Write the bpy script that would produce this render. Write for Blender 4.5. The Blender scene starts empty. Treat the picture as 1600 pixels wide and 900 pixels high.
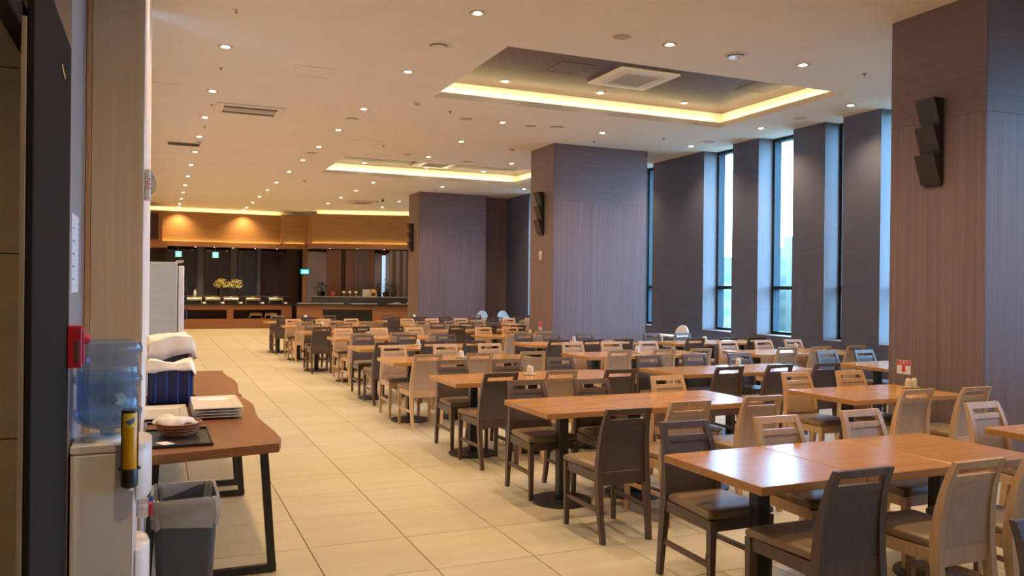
import bpy, math, random
from mathutils import Matrix, Vector, Euler
random.seed(7)
SC = bpy.context.scene
COL = SC.collection
# ------------------------------------------------------------------ camera
cam_d = bpy.data.cameras.new('camera'); cam = bpy.data.objects.new('camera', cam_d); COL.objects.link(cam)
cam_d.sensor_width = 36.0; cam_d.lens = 1274.8 / 1600 * 36; cam_d.clip_end = 2000; cam_d.clip_start = 0.02
yaw, pitch, roll = math.radians(23.548), math.radians(-0.05), math.radians(0.632)
A_ = Matrix(((math.cos(yaw), -math.sin(yaw), 0), (0, 0, -1), (math.sin(yaw), math.cos(yaw), 0)))
P_ = Matrix(((1, 0, 0), (0, math.cos(pitch), math.sin(pitch)), (0, -math.sin(pitch), math.cos(pitch))))
Q_ = Matrix(((math.cos(roll), -math.sin(roll), 0), (math.sin(roll), math.cos(roll), 0), (0, 0, 1)))
R_ = Q_ @ P_ @ A_
rt, dn, fw = Vector(R_[0]), Vector(R_[1]), Vector(R_[2])
cam.matrix_world = Matrix(((rt.x, -dn.x, -fw.x, 0), (rt.y, -dn.y, -fw.y, 0), (rt.z, -dn.z, -fw.z, 1.6), (0, 0, 0, 1)))
SC.camera = cam
# ------------------------------------------------------------------ sky, exposure
SKY = 36.0; LAMP = 140.0; LED = 60.0
W = bpy.data.worlds.new('sky'); SC.world = W; W.use_nodes = True
bg = W.node_tree.nodes['Background']
bg.inputs['Color'].default_value = (0.27, 0.57, 1.0, 1); bg.inputs['Strength'].default_value = SKY
vs = SC.view_settings
vs.view_transform = 'Standard'; vs.look = 'None'; vs.exposure = 0.27; vs.gamma = 1.0; vs.use_curve_mapping = False
SC.cycles.max_bounces = 8; SC.cycles.diffuse_bounces = 4; SC.cycles.transparent_max_bounces = 12
SC.cycles.sample_clamp_indirect = 6.0

# ------------------------------------------------------------------ materials
M = {}
def srgb(r, g, b):
    f = lambda c: c / 12.92 if c <= 0.04045 else ((c + 0.055) / 1.055) ** 2.4
    return (f(r / 255), f(g / 255), f(b / 255), 1)
def base(name, color, rough=0.5, metal=0.0, spec=0.5, coat=0.0):
    m = bpy.data.materials.new(name); m.use_nodes = True
    b = m.node_tree.nodes['Principled BSDF']
    c = tuple(color) + (1,) if len(color) == 3 else color
    b.inputs['Base Color'].default_value = c
    b.inputs['Roughness'].default_value = rough; b.inputs['Metallic'].default_value = metal
    b.inputs['Specular IOR Level'].default_value = spec; b.inputs['Coat Weight'].default_value = coat
    M[name] = m
    return m, b
def textured(name, c1, c2, scale=(8, 8, 8), nscale=1.0, detail=6, rough=0.5, bump=0.0, metal=0, spec=0.5, lo=0.3, hi=0.7, jitter=0.0, coat=0.0):
    """two-tone procedural surface: stretched noise between two colours, optional relief and per-object shift"""
    m, b = base(name, c1, rough, metal, spec, coat)
    nt = m.node_tree; N = nt.nodes; L = nt.links
    tc = N.new('ShaderNodeTexCoord'); mp = N.new('ShaderNodeMapping'); mp.inputs['Scale'].default_value = scale
    L.new(tc.outputs['Object'], mp.inputs['Vector'])
    oi = N.new('ShaderNodeObjectInfo')
    ad = N.new('ShaderNodeVectorMath'); ad.operation = 'ADD'
    sc = N.new('ShaderNodeVectorMath'); sc.operation = 'SCALE'; sc.inputs['Scale'].default_value = 37.0
    cb = N.new('ShaderNodeCombineXYZ')
    for i in range(3): L.new(oi.outputs['Random'], cb.inputs[i])
    L.new(cb.outputs[0], sc.inputs[0]); L.new(mp.outputs[0], ad.inputs[0]); L.new(sc.outputs[0], ad.inputs[1])
    no = N.new('ShaderNodeTexNoise'); no.inputs['Scale'].default_value = nscale; no.inputs['Detail'].default_value = detail; no.inputs['Roughness'].default_value = 0.6
    L.new(ad.outputs[0], no.inputs['Vector'])
    rp = N.new('ShaderNodeValToRGB')
    rp.color_ramp.elements[0].position = lo; rp.color_ramp.elements[1].position = hi
    rp.color_ramp.elements[0].color = tuple(c1) + (1,) if len(c1) == 3 else c1
    rp.color_ramp.elements[1].color = tuple(c2) + (1,) if len(c2) == 3 else c2
    L.new(no.outputs['Fac'], rp.inputs['Fac'])
    out = rp.outputs['Color']
    if jitter:
        hs = N.new('ShaderNodeHueSaturation'); mr = N.new('ShaderNodeMapRange')
        mr.inputs['To Min'].default_value = 1 - jitter; mr.inputs['To Max'].default_value = 1 + jitter
        L.new(oi.outputs['Random'], mr.inputs['Value']); L.new(mr.outputs[0], hs.inputs['Value']); L.new(out, hs.inputs['Color'])
        out = hs.outputs['Color']
    L.new(out, b.inputs['Base Color'])
    if bump:
        bp = N.new('ShaderNodeBump'); bp.inputs['Strength'].default_value = bump; bp.inputs['Distance'].default_value = 0.004
        L.new(no.outputs['Fac'], bp.inputs['Height']); L.new(bp.outputs[0], b.inputs['Normal'])
    return m
def emit(name, color, strength, sampled=True):
    m = bpy.data.materials.new(name); m.use_nodes = True; nt = m.node_tree
    nt.nodes.remove(nt.nodes['Principled BSDF'])
    e = nt.nodes.new('ShaderNodeEmission'); e.inputs['Color'].default_value = tuple(color) + (1,); e.inputs['Strength'].default_value = strength
    nt.links.new(e.outputs[0], nt.nodes['Material Output'].inputs['Surface'])
    if not sampled: m.cycles.emission_sampling = 'NONE'
    M[name] = m
    return m
def clear(name, tint, gloss=0.08, rough=0.03, body=None, bodyfac=0.0):
    """see-through sheet: tinted transparency with a fresnel gloss and an optional milky body"""
    m = bpy.data.materials.new(name); m.use_nodes = True; nt = m.node_tree; N = nt.nodes; L = nt.links
    N.remove(N['Principled BSDF'])
    t = N.new('ShaderNodeBsdfTransparent'); t.inputs['Color'].default_value = tuple(tint) + (1,)
    g = N.new('ShaderNodeBsdfGlossy'); g.inputs['Roughness'].default_value = rough
    lw = N.new('ShaderNodeLayerWeight'); lw.inputs['Blend'].default_value = 0.5
    pw = N.new('ShaderNodeMath'); pw.operation = 'POWER'; pw.inputs[1].default_value = 4.0
    fr = N.new('ShaderNodeMath'); fr.operation = 'MULTIPLY_ADD'; fr.inputs[1].default_value = 0.7; fr.inputs[2].default_value = 0.045
    L.new(lw.outputs['Facing'], pw.inputs[0]); L.new(pw.outputs[0], fr.inputs[0])
    mx = N.new('ShaderNodeMixShader')
    first = t.outputs[0]
    if body:
        d = N.new('ShaderNodeBsdfDiffuse'); d.inputs['Color'].default_value = tuple(body) + (1,)
        m2 = N.new('ShaderNodeMixShader'); m2.inputs['Fac'].default_value = bodyfac
        L.new(t.outputs[0], m2.inputs[1]); L.new(d.outputs[0], m2.inputs[2]); first = m2.outputs[0]
    L.new(fr.outputs[0], mx.inputs['Fac']); L.new(first, mx.inputs[1]); L.new(g.outputs[0], mx.inputs[2])
    L.new(mx.outputs[0], N['Material Output'].inputs['Surface'])
    M[name] = m
    return m
textured('ceiling_paint', (0.75, 0.70, 0.635), (0.79, 0.74, 0.675), (1, 1, 1), 2.0, rough=0.9)
textured('cove_paint', (0.84, 0.80, 0.70), (0.86, 0.82, 0.72), (1, 1, 1), 2.0, rough=0.9)
textured('tile', (0.445, 0.40, 0.285), (0.53, 0.48, 0.355), (1, 6, 1), 1.1, rough=0.42, lo=0.25, hi=0.8, jitter=0.05, spec=0.4)
textured('grout', (0.27, 0.225, 0.16), (0.32, 0.27, 0.20), (9, 9, 9), 2.0, rough=0.9)
textured('veneer_v', (0.155, 0.105, 0.105), (0.218, 0.154, 0.152), (42, 42, 0.5), 1.0, rough=0.42, lo=0.32, hi=0.68)
textured('veneer_h', (0.155, 0.105, 0.105), (0.208, 0.147, 0.146), (1.2, 1.2, 45), 1.0, rough=0.45, lo=0.2, hi=0.8)
textured('pier_veneer_glare', (0.078, 0.090, 0.148), (0.10, 0.114, 0.182), (2, 2, 60), 1.0, rough=0.6)  # bluish window glare is mixed into this veneer's base colour
textured('jamb_paint', (0.115, 0.088, 0.085), (0.135, 0.105, 0.10), (3, 3, 1), 2.0, rough=0.6)
textured('coffer_panel', (0.08, 0.052, 0.062), (0.10, 0.066, 0.078), (1, 8, 1), 3.0, rough=0.5, spec=0.3)
textured('fascia_wood', (0.30, 0.15, 0.05), (0.40, 0.215, 0.078), (1.5, 1.5, 40), 1.0, rough=0.45)
textured('beam_wood', (0.26, 0.115, 0.05), (0.33, 0.155, 0.07), (1.5, 1.5, 40), 1.0, rough=0.4)
textured('counter_wood', (0.235, 0.088, 0.038), (0.30, 0.125, 0.055), (3, 3, 30), 1.0, rough=0.4)
textured('strip_wood', (0.20, 0.098, 0.062), (0.27, 0.14, 0.09), (30, 30, 0.7), 1.0, rough=0.45)
textured('granite', (0.012, 0.011, 0.011), (0.04, 0.036, 0.034), (60, 60, 60), 3.0, rough=0.12)
textured('oak_top', (0.38, 0.175, 0.052), (0.50, 0.255, 0.085), (1.6, 26, 26), 1.0, rough=0.21, spec=0.65, lo=0.25, hi=0.75, jitter=0.06, bump=0.02)
textured('oak_edge', (0.36, 0.19, 0.075), (0.45, 0.25, 0.11), (3, 30, 30), 1.0, rough=0.4)
textured('pale_wood', (0.47, 0.29, 0.155), (0.58, 0.38, 0.215), (40, 40, 2.5), 1.0, rough=0.42, jitter=0.06)
textured('pale_panel', (0.42, 0.275, 0.175), (0.48, 0.325, 0.215), (55, 55, 4), 1.0, rough=0.55, jitter=0.06)
textured('dark_wood', (0.072, 0.045, 0.034), (0.112, 0.072, 0.055), (40, 40, 2.5), 1.0, rough=0.38, jitter=0.08)
textured('dark_panel', (0.075, 0.055, 0.048), (0.10, 0.075, 0.066), (60, 60, 30), 1.0, rough=0.6, jitter=0.08)
textured('brown_vinyl', (0.185, 0.125, 0.07), (0.225, 0.152, 0.088), (12, 12, 12), 1.0, rough=0.42, jitter=0.08)
textured('black_steel', (0.011, 0.011, 0.012), (0.018, 0.018, 0.019), (20, 20, 20), 1.0, rough=0.4)
textured('live_wood', (0.19, 0.068, 0.02), (0.28, 0.108, 0.034), (20, 1.3, 20), 1.0, rough=0.3, lo=0.25, hi=0.8)
textured('pillar_oak', (0.60, 0.42, 0.255), (0.69, 0.51, 0.33), (40, 40, 0.8), 1.0, rough=0.55, lo=0.2, hi=0.8)
textured('pillar_oak_edge', (0.47, 0.25, 0.10), (0.55, 0.31, 0.14), (40, 40, 0.8), 1.0, rough=0.5)
textured('cream_wall', (0.74, 0.63, 0.54), (0.78, 0.67, 0.58), (2, 2, 2), 1.0, rough=0.8)
textured('stone_beige', (0.34, 0.27, 0.17), (0.40, 0.32, 0.21), (1, 1, 5), 1.5, rough=0.5)
textured('dark_door', (0.018, 0.014, 0.012), (0.026, 0.021, 0.018), (30, 30, 1), 1.0, rough=0.8, spec=0.08)
textured('grey_wall', (0.30, 0.25, 0.24), (0.34, 0.285, 0.275), (3, 3, 3), 1.0, rough=0.7)
textured('white_plastic', (0.72, 0.70, 0.69), (0.76, 0.74, 0.73), (5, 5, 5), 1.0, rough=0.32)
textured('off_white', (0.70, 0.66, 0.60), (0.75, 0.71, 0.65), (8, 8, 8), 1.0, rough=0.6)
textured('grey_trim', (0.42, 0.38, 0.35), (0.47, 0.43, 0.40), (6, 6, 6), 1.0, rough=0.6)
textured('dark_slot', (0.06, 0.045, 0.035), (0.09, 0.07, 0.055), (6, 6, 6), 1.0, rough=0.7)
textured('fridge_steel', (0.42, 0.42, 0.40), (0.47, 0.47, 0.45), (2, 2, 30), 1.0, rough=0.45)
textured('porcelain', (0.78, 0.75, 0.71), (0.82, 0.79, 0.75), (8, 8, 8), 1.0, rough=0.15)
textured('cream_china', (0.55, 0.50, 0.42), (0.60, 0.55, 0.47), (8, 8, 8), 1.0, rough=0.25)
textured('linen', (0.80, 0.77, 0.73), (0.86, 0.83, 0.80), (30, 30, 30), 1.0, rough=0.9, bump=0.1)
textured('blue_box', (0.004, 0.010, 0.055), (0.008, 0.018, 0.085), (20, 20, 20), 1.0, rough=0.3)
textured('blue_rib', (0.02, 0.06, 0.35), (0.03, 0.09, 0.45), (20, 20, 20), 1.0, rough=0.25)
textured('wicker', (0.25, 0.075, 0.028), (0.36, 0.13, 0.05), (60, 60, 160), 1.0, rough=0.5, bump=0.5)
textured('black_plastic', (0.014, 0.013, 0.013), (0.022, 0.02, 0.02), (20, 20, 20), 1.0, rough=0.35)
textured('red_plastic', (0.42, 0.01, 0.02), (0.50, 0.016, 0.03), (9, 9, 9), 1.0, rough=0.35)
textured('red_print', (0.55, 0.03, 0.04), (0.60, 0.04, 0.05), (9, 9, 9), 1.0, rough=0.6)
textured('paper', (0.74, 0.74, 0.78), (0.79, 0.79, 0.82), (9, 9, 9), 1.0, rough=0.8)
textured('blue_print', (0.10, 0.16, 0.36), (0.13, 0.19, 0.42), (9, 9, 9), 1.0, rough=0.7)
textured('yellow_tube', (0.60, 0.29, 0.005), (0.68, 0.34, 0.01), (5, 5, 1), 1.0, rough=0.22)
textured('label_yellow', (0.75, 0.62, 0.06), (0.80, 0.68, 0.10), (5, 5, 5), 1.0, rough=0.4)
textured('bin_blue', (0.048, 0.055, 0.068), (0.062, 0.07, 0.085), (8, 8, 8), 1.0, rough=0.5)
textured('aluminium', (0.014, 0.024, 0.030), (0.02, 0.032, 0.04), (4, 4, 1), 1.0, rough=0.6, spec=0.2)
textured('steel', (0.62, 0.56, 0.45), (0.72, 0.66, 0.54), (9, 9, 9), 1.0, rough=0.18, metal=1.0)
textured('tinted_mirror', (0.13, 0.105, 0.09), (0.15, 0.12, 0.105), (1, 1, 1), 1.0, rough=0.05, metal=1.0)
textured('niche_dark', (0.035, 0.018, 0.012), (0.05, 0.026, 0.018), (5, 5, 5), 1.0, rough=0.6)
textured('yellow_petal', (0.72, 0.60, 0.16), (0.88, 0.80, 0.40), (30, 30, 30), 1.0, rough=0.7)
textured('leaf_green', (0.06, 0.11, 0.035), (0.12, 0.19, 0.07), (30, 30, 30), 1.0, rough=0.6)
textured('red_leaf', (0.40, 0.05, 0.03), (0.50, 0.09, 0.05), (30, 30, 30), 1.0, rough=0.6)
textured('pale_blue_leaf', (0.35, 0.55, 0.60), (0.50, 0.72, 0.78), (30, 30, 30), 1.0, rough=0.6)
textured('terracotta', (0.36, 0.055, 0.03), (0.42, 0.08, 0.045), (9, 9, 9), 1.0, rough=0.6)
textured('toaster_gold', (0.60, 0.38, 0.16), (0.66, 0.43, 0.20), (9, 9, 9), 1.0, rough=0.4)
textured('highchair_white', (0.72, 0.70, 0.66), (0.77, 0.75, 0.71), (9, 9, 9), 1.0, rough=0.35)
textured('highchair_grey', (0.36, 0.41, 0.40), (0.42, 0.47, 0.46), (9, 9, 9), 1.0, rough=0.4)
textured('sconce_dark', (0.016, 0.014, 0.015), (0.026, 0.023, 0.024), (9, 9, 9), 1.0, rough=0.4)
textured('concrete', (0.075, 0.075, 0.055), (0.105, 0.10, 0.07), (0.2, 0.2, 0.2), 1.0, rough=0.9)
textured('tree_green', (0.05, 0.06, 0.04), (0.065, 0.075, 0.055), (0.5, 0.5, 0.5), 1.0, rough=0.9)
emit('bulb', (1.0, 0.86, 0.62), 22.0, False)
emit('cool_bulb', (0.9, 0.95, 1.0), 4.0, False)
emit('led', (1.0, 0.76, 0.36), LED)
emit('led_far', (1.0, 0.76, 0.30), LED * 0.25)
emit('green_sign', (0.25, 0.95, 0.62), 1.3, False)
emit('teal_sign', (0.02, 0.55, 0.62), 1.2, False)
emit('sign_glyph', (0.85, 1.0, 0.95), 1.5, False)
emit('lit_window', (0.55, 0.75, 1.0), 0.9, False)
clear('window_glass', (0.93, 0.97, 0.97))
clear('bottle_blue', (0.70, 0.83, 0.96), rough=0.07, body=(0.26, 0.48, 0.78), bodyfac=0.22)
clear('liner', (0.93, 0.94, 0.95), rough=0.25, body=(0.80, 0.84, 0.88), bodyfac=0.34)
clear('strobe_lens', (0.9, 0.92, 0.95), rough=0.08, body=(0.8, 0.82, 0.85), bodyfac=0.4)

# ------------------------------------------------------------------ mesh builder
class MB:
    def __init__(s): s.v = []; s.f = []
    def add(s, vs, fs):
        o = len(s.v); s.v += [tuple(p) for p in vs]; s.f += [tuple(i + o for i in f) for f in fs]; return s
    def box(s, x0, x1, y0, y1, z0, z1):
        return s.add([(x, y, z) for z in (z0, z1) for y in (y0, y1) for x in (x0, x1)],
                     [(0, 2, 3, 1), (4, 5, 7, 6), (0, 1, 5, 4), (2, 6, 7, 3), (0, 4, 6, 2), (1, 3, 7, 5)])
    def cbox(s, x0, x1, y0, y1, z0, z1, b=0.004):
        """box with chamfered edges"""
        b = min(b, (x1 - x0) * .45, (y1 - y0) * .45, (z1 - z0) * .45)
        L = [(x0, x1), (y0, y1), (z0, z1)]; idx = {}; vs = []
        for cx in (0, 1):
            for cy in (0, 1):
                for cz in (0, 1):
                    c = (cx, cy, cz)
                    for ax in range(3):
                        p = []
                        for k in range(3):
                            q = L[k][c[k]]
                            if k != ax: q += b if c[k] == 0 else -b
                            p.append(q)
                        idx[(c, ax)] = len(vs); vs.append(tuple(p))
        fs = []
        for ax in range(3):
            o = [k for k in range(3) if k != ax]
            for sd in (0, 1):
                q = []
                for (a, bb) in ((0, 0), (1, 0), (1, 1), (0, 1)):
                    c = [0, 0, 0]; c[ax] = sd; c[o[0]] = a; c[o[1]] = bb; q.append(idx[(tuple(c), ax)])
                fs.append(q)
        for ax in range(3):
            o = [k for k in range(3) if k != ax]
            for a in (0, 1):
                for bb in (0, 1):
                    c0 = [0, 0, 0]; c1 = [0, 0, 0]; c1[ax] = 1
                    for c in (c0, c1): c[o[0]] = a; c[o[1]] = bb
                    fs.append([idx[(tuple(c0), o[0])], idx[(tuple(c1), o[0])], idx[(tuple(c1), o[1])], idx[(tuple(c0), o[1])]])
        for cx in (0, 1):
            for cy in (0, 1):
                for cz in (0, 1): fs.append([idx[((cx, cy, cz), k)] for k in range(3)])
        return s.add(vs, fs)
    def lathe(s, prof, c=(0, 0, 0), n=24, sx=1, sy=1):
        vs = []; fs = []
        for r, z in prof:
            for i in range(n):
                a = 2 * math.pi * i / n; vs.append((c[0] + r * sx * math.cos(a), c[1] + r * sy * math.sin(a), c[2] + z))
        for k in range(len(prof) - 1):
            for i in range(n):
                j = (i + 1) % n; fs.append((k * n + i, k * n + j, (k + 1) * n + j, (k + 1) * n + i))
        if prof[0][0] > 0: fs.append(tuple(range(n - 1, -1, -1)))
        if prof[-1][0] > 0: fs.append(tuple((len(prof) - 1) * n + i for i in range(n)))
        return s.add(vs, fs)
    def tube(s, pts, r, n=8, cap=True):
        vs = []; fs = []; m = len(pts); rr = r if isinstance(r, (list, tuple)) else [r] * m
        P = [Vector(p) for p in pts]
        for k in range(m):
            t = (P[min(k + 1, m - 1)] - P[max(k - 1, 0)]).normalized()
            u = t.cross(Vector((0, 0, 1))); u = u if u.length > 1e-3 else t.cross(Vector((0, 1, 0))); u.normalize(); w = t.cross(u)
            for i in range(n):
                a = 2 * math.pi * (i + .5) / n; vs.append(tuple(P[k] + rr[k] * (math.cos(a) * u + math.sin(a) * w)))
        for k in range(m - 1):
            for i in range(n):
                j = (i + 1) % n; fs.append((k * n + i, k * n + j, (k + 1) * n + j, (k + 1) * n + i))
        if cap: fs.append(tuple(range(n - 1, -1, -1))); fs.append(tuple((m - 1) * n + i for i in range(n)))
        return s.add(vs, fs)
    def prism(s, poly, z0, z1, ax=2):
        """polygon extruded along an axis (ax=2: xy polygon along z, 1: xz along y, 0: yz along x)"""
        n = len(poly)
        def P(p, h): return (p[0], p[1], h) if ax == 2 else ((p[0], h, p[1]) if ax == 1 else (h, p[0], p[1]))
        vs = [P(p, z0) for p in poly] + [P(p, z1) for p in poly]
        fs = [tuple(range(n - 1, -1, -1)), tuple(range(n, 2 * n))] + [(i, (i + 1) % n, n + (i + 1) % n, n + i) for i in range(n)]
        return s.add(vs, fs)
    def loft(s, rings, closed=True, caps=True):
        n = len(rings[0]); vs = [p for r in rings for p in r]; fs = []
        for k in range(len(rings) - 1):
            for i in range(n if closed else n - 1):
                j = (i + 1) % n; fs.append((k * n + i, k * n + j, (k + 1) * n + j, (k + 1) * n + i))
        if caps: fs.append(tuple(range(n - 1, -1, -1))); fs.append(tuple((len(rings) - 1) * n + i for i in range(n)))
        return s.add(vs, fs)
    def sphere(s, c, r, n=12, m=8, sz=1.0):
        return s.lathe([(max(r * math.sin(math.pi * k / m), 0.0 if 0 < k < m else 1e-4), -r * sz * math.cos(math.pi * k / m)) for k in range(m + 1)], c, n)
    def mesh(s, name, smooth=None):
        me = bpy.data.meshes.new(name); me.from_pydata(s.v, [], s.f)
        import bmesh
        b = bmesh.new(); b.from_mesh(me); bmesh.ops.recalc_face_normals(b, faces=b.faces); b.to_mesh(me); b.free()
        if smooth:
            me.shade_smooth(); me.set_sharp_from_angle(angle=math.radians(smooth))
        me.update(); return me
def put(name, mb, mat, parent=None, loc=(0, 0, 0), rz=0.0, smooth=None):
    me = mb.mesh(name, smooth) if isinstance(mb, MB) else mb
    if mat is not None and not me.materials: me.materials.append(M[mat])
    o = bpy.data.objects.new(name, me); COL.objects.link(o); o.location = loc; o.rotation_euler = (0, 0, rz); o.parent = parent
    return o
def empty(name, loc=(0, 0, 0), rz=0.0):
    o = bpy.data.objects.new(name, None); COL.objects.link(o); o.location = loc; o.rotation_euler = (0, 0, rz); o.empty_display_size = 0.1
    return o
def tag(o, label, cat, group=None):
    o['label'] = label; o['category'] = cat
    if group: o['group'] = group
    return o
def struct(o): o['kind'] = 'structure'; return o
def copy_tree(o, parent=None):
    c = o.copy(); COL.objects.link(c); c.parent = parent
    for ch in list(o.children): copy_tree(ch, c)
    return c
def text_mesh(body, size, depth=0.0004):
    cu = bpy.data.curves.new('lettering', 'FONT'); cu.body = body; cu.size = size; cu.extrude = depth; cu.align_x = 'CENTER'; cu.align_y = 'CENTER'
    t = bpy.data.objects.new('lettering', cu); COL.objects.link(t); bpy.context.view_layer.update()
    me = bpy.data.meshes.new_from_object(t.evaluated_get(bpy.context.evaluated_depsgraph_get()))
    bpy.data.objects.remove(t); bpy.data.curves.remove(cu); return me
ORD = ['first', 'second', 'third', 'fourth', 'fifth', 'sixth', 'seventh', 'eighth', 'ninth', 'tenth', 'eleventh', 'twelfth', 'thirteenth', 'fourteenth', 'fifteenth', 'sixteenth']

# ================================================================== THE ROOM
ZC = 4.25
# ---- floor: grout bed and tiles
fl = struct(put('floor', MB().box(-4, 9.75, -2.2, 33, -0.12, -0.008), 'grout'))
TX, TY, GX, GY = 0.864, 4.40, 0.608, 0.634
g = 0.003
tile_me = MB().cbox(g, GX - g, g, GY - g, -0.012, 0.0, 0.0012).mesh('tile'); tile_me.materials.append(M['tile'])
near_t = []; rest = MB()
for i in range(-8, 15):
    for j in range(-11, 46):
        x, y = TX + i * GX, TY + j * GY
        if x < -3.9 or x + GX > 9.75 or y < -2.1: continue
        xc, yc = x + GX / 2, y + GY / 2
        fwd = xc * math.sin(yaw) + yc * math.cos(yaw); lat = xc * math.cos(yaw) - yc * math.sin(yaw)
        seen = fwd > 2.0 and abs(lat) < fwd * 0.64 + 0.4 and xc > -0.1 and fwd > 3.5
        # tiles of the open aisle and around the first tables are the ones the photograph shows
        key = fwd + (0 if xc < 2.6 else 9.0 + xc)
        near_t.append((0 if seen else 1, key, x, y))
near_t.sort()
for k, (a, b_, x, y) in enumerate(near_t):
    if k < 300 and a == 0: put('tile', tile_me, None, fl, (x, y, 0))
    else: rest.box(x + g, x + GX - g, y + g, y + GY - g, -0.012, 0.0)
r_ = put('tile_field', rest, 'tile', fl); r_['kind'] = 'stuff'
# ---- ceiling with two coffers
COF = [(3.52, 8.43, 8.26, 10.90), (3.53, 8.50, 16.75, 19.40)]
def slab(mb, x0, x1, y0, y1, z0, z1, holes):
    xs = sorted({x0, x1} | {h[0] for h in holes} | {h[1] for h in holes}); ys = sorted({y0, y1} | {h[2] for h in holes} | {h[3] for h in holes})
    for a, b in zip(xs, xs[1:]):
        for c, d in zip(ys, ys[1:]):
            mx, my = (a + b) / 2, (c + d) / 2
            if any(h[0] < mx < h[1] and h[2] < my < h[3] for h in holes): continue
            mb.box(a, b, c, d, z0, z1)
    return mb
cl = struct(put('ceiling', slab(MB(), -4, 10.3, -2.2, 33, ZC, ZC + 0.07, COF), 'ceiling_paint'))
for (x0, x1, y0, y1) in COF:
    e = 0.15; X0, X1, Y0, Y1 = x0 - e, x1 + e, y0 - e, y1 + e; z0, z1 = ZC + 0.07, ZC + 0.27
    for nm, b in (('coffer_wall', (X0 - .05, X0, Y0 - .05, Y1 + .05)), ('coffer_wall', (X1, X1 + .05, Y0 - .05, Y1 + .05)), ('coffer_wall', (X0, X1, Y0 - .05, Y0)), ('coffer_wall', (X0, X1, Y1, Y1 + .05))):
        put(nm, MB().box(*b, z0, z1), 'cove_paint', cl)
    put('coffer_panel', MB().box(X0 - .05, X1 + .05, Y0 - .05, Y1 + .05, z1, z1 + 0.05), 'coffer_panel', cl)
    # upstand behind the opening edge hides a strip that throws its light at the cove wall
    zl = z0 + 0.001; u = 0.012
    for b in ((x0 - u, x0, y0 - u, y1 + u), (x1, x1 + u, y0 - u, y1 + u), (x0, x1, y0 - u, y0), (x0, x1, y1, y1 + u)): put('coffer_lip', MB().box(*b, z0, z0 + 0.014), 'cove_paint', cl)
    q = .03
    for p0, p1 in (((x0 - q, y0), (x0 - q, y1)), ((x1 + q, y0), (x1 + q, y1)), ((x0, y0 - q), (x1, y0 - q)), ((x0, y1 + q), (x1, y1 + q))):
        put('led_strip', MB().add([(*p0, zl), (*p1, zl), (*p1, zl + .014), (*p0, zl + .014)], [(0, 1, 2, 3)]), 'led', cl)
# ---- window wall (right)
OPEN = [(20.2, 20.9), (18.0, 18.7), (16.4, 16.9), (14.62, 15.3), (12.02, 12.89), (10.48, 11.34), (9.41, 9.80), (8.1, 8.72), (6.6, 7.3), (5.2, 5.9), (3.6, 4.1), (2.2, 2.7), (0.6, 1.1), (-1.0, -0.5)]
SILL = 0.81; XW = 9.6; DW = 0.50
mb = MB(); yy = 22.6
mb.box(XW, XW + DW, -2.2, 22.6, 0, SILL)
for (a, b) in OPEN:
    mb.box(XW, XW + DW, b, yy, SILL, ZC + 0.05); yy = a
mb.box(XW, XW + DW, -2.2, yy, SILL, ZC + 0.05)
struct(put('wall_right', mb, 'pier_veneer_glare'))
for n, (a, b) in enumerate(OPEN):
    w = struct(empty('window_%d' % (n + 1), (XW, (a + b) / 2, SILL)))
    h = (b - a) / 2; H = ZC - SILL; j = 0.012
    put('jamb', MB().box(0.002, DW, h - j, h, 0, H), 'jamb_paint', w); put('jamb', MB().box(0.002, DW, -h, -h + j, 0, H), 'jamb_paint', w)
    put('sill', MB().cbox(0.0, DW, -h + j, h - j, 0.0, 0.02, .004), 'jamb_paint', w)
    fy = h - j; f0, f1, t = 0.32, 0.47, 0.045
    fr = MB().box(f0, f1, fy - t, fy, 0.02, H).box(f0, f1, -fy, -fy + t, 0.02, H).box(f0, f1, -fy + t, fy - t, 0.02, 0.07).box(f0, f1, -fy + t, fy - t, H - .05, H)
    put('frame', fr, 'aluminium', w); put('mullion', MB().box(f0, f1, -fy + t, fy - t, 0.80, 0.86), 'aluminium', w)
    put('pane', MB().box(.440, .447, -fy + t, fy - t, 0.07, 0.80), 'window_glass', w); put('pane', MB().box(.440, .447, -fy + t, fy - t, 0.86, H - .05), 'window_glass', w)
# ---- end wall behind the third column, far walls, walls around the camera
struct(put('wall_recess', MB().box(8.6, XW + .4, 22.45, 22.6, 0, ZC + .05), 'veneer_v'))
struct(put('wall_far', MB().box(-4, 10.3, 32.6, 32.8, 0, ZC + .05), 'niche_dark'))
struct(put('wall_far_right', MB().box(10.1, 10.3, 22.6, 32.8, 0, ZC + .05), 'niche_dark'))
struct(put('wall_near', MB().box(-4, 10.0, -2.3, -2.1, 0, ZC + .05), 'cream_wall'))
struct(put('wall_entrance', MB().box(-4.0, -3.8, -2.2, 5.2, 0, ZC + .05), 'stone_beige'))
struct(put('wall_left', MB().box(-0.55, -0.35, 8.62, 33, 0, ZC + .05), 'cream_wall'))
# ---- stone wall seen past the door at far left, in slabs
sw = struct(put('wall_stone', MB().box(-4, -0.36, 4.72, 4.9, 0, ZC + .05), 'grout'))
for i in range(5):
    for k in range(5):
        put('stone_panel', MB().cbox(-0.37 - (i + 1) * 0.72 + .004, -0.37 - i * 0.72 - .004, 4.70, 4.719, max(k * 0.92 - .1, 0) + .003, (k + 1) * 0.92 - .1 - .003, .002), 'stone_beige', sw)
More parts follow.
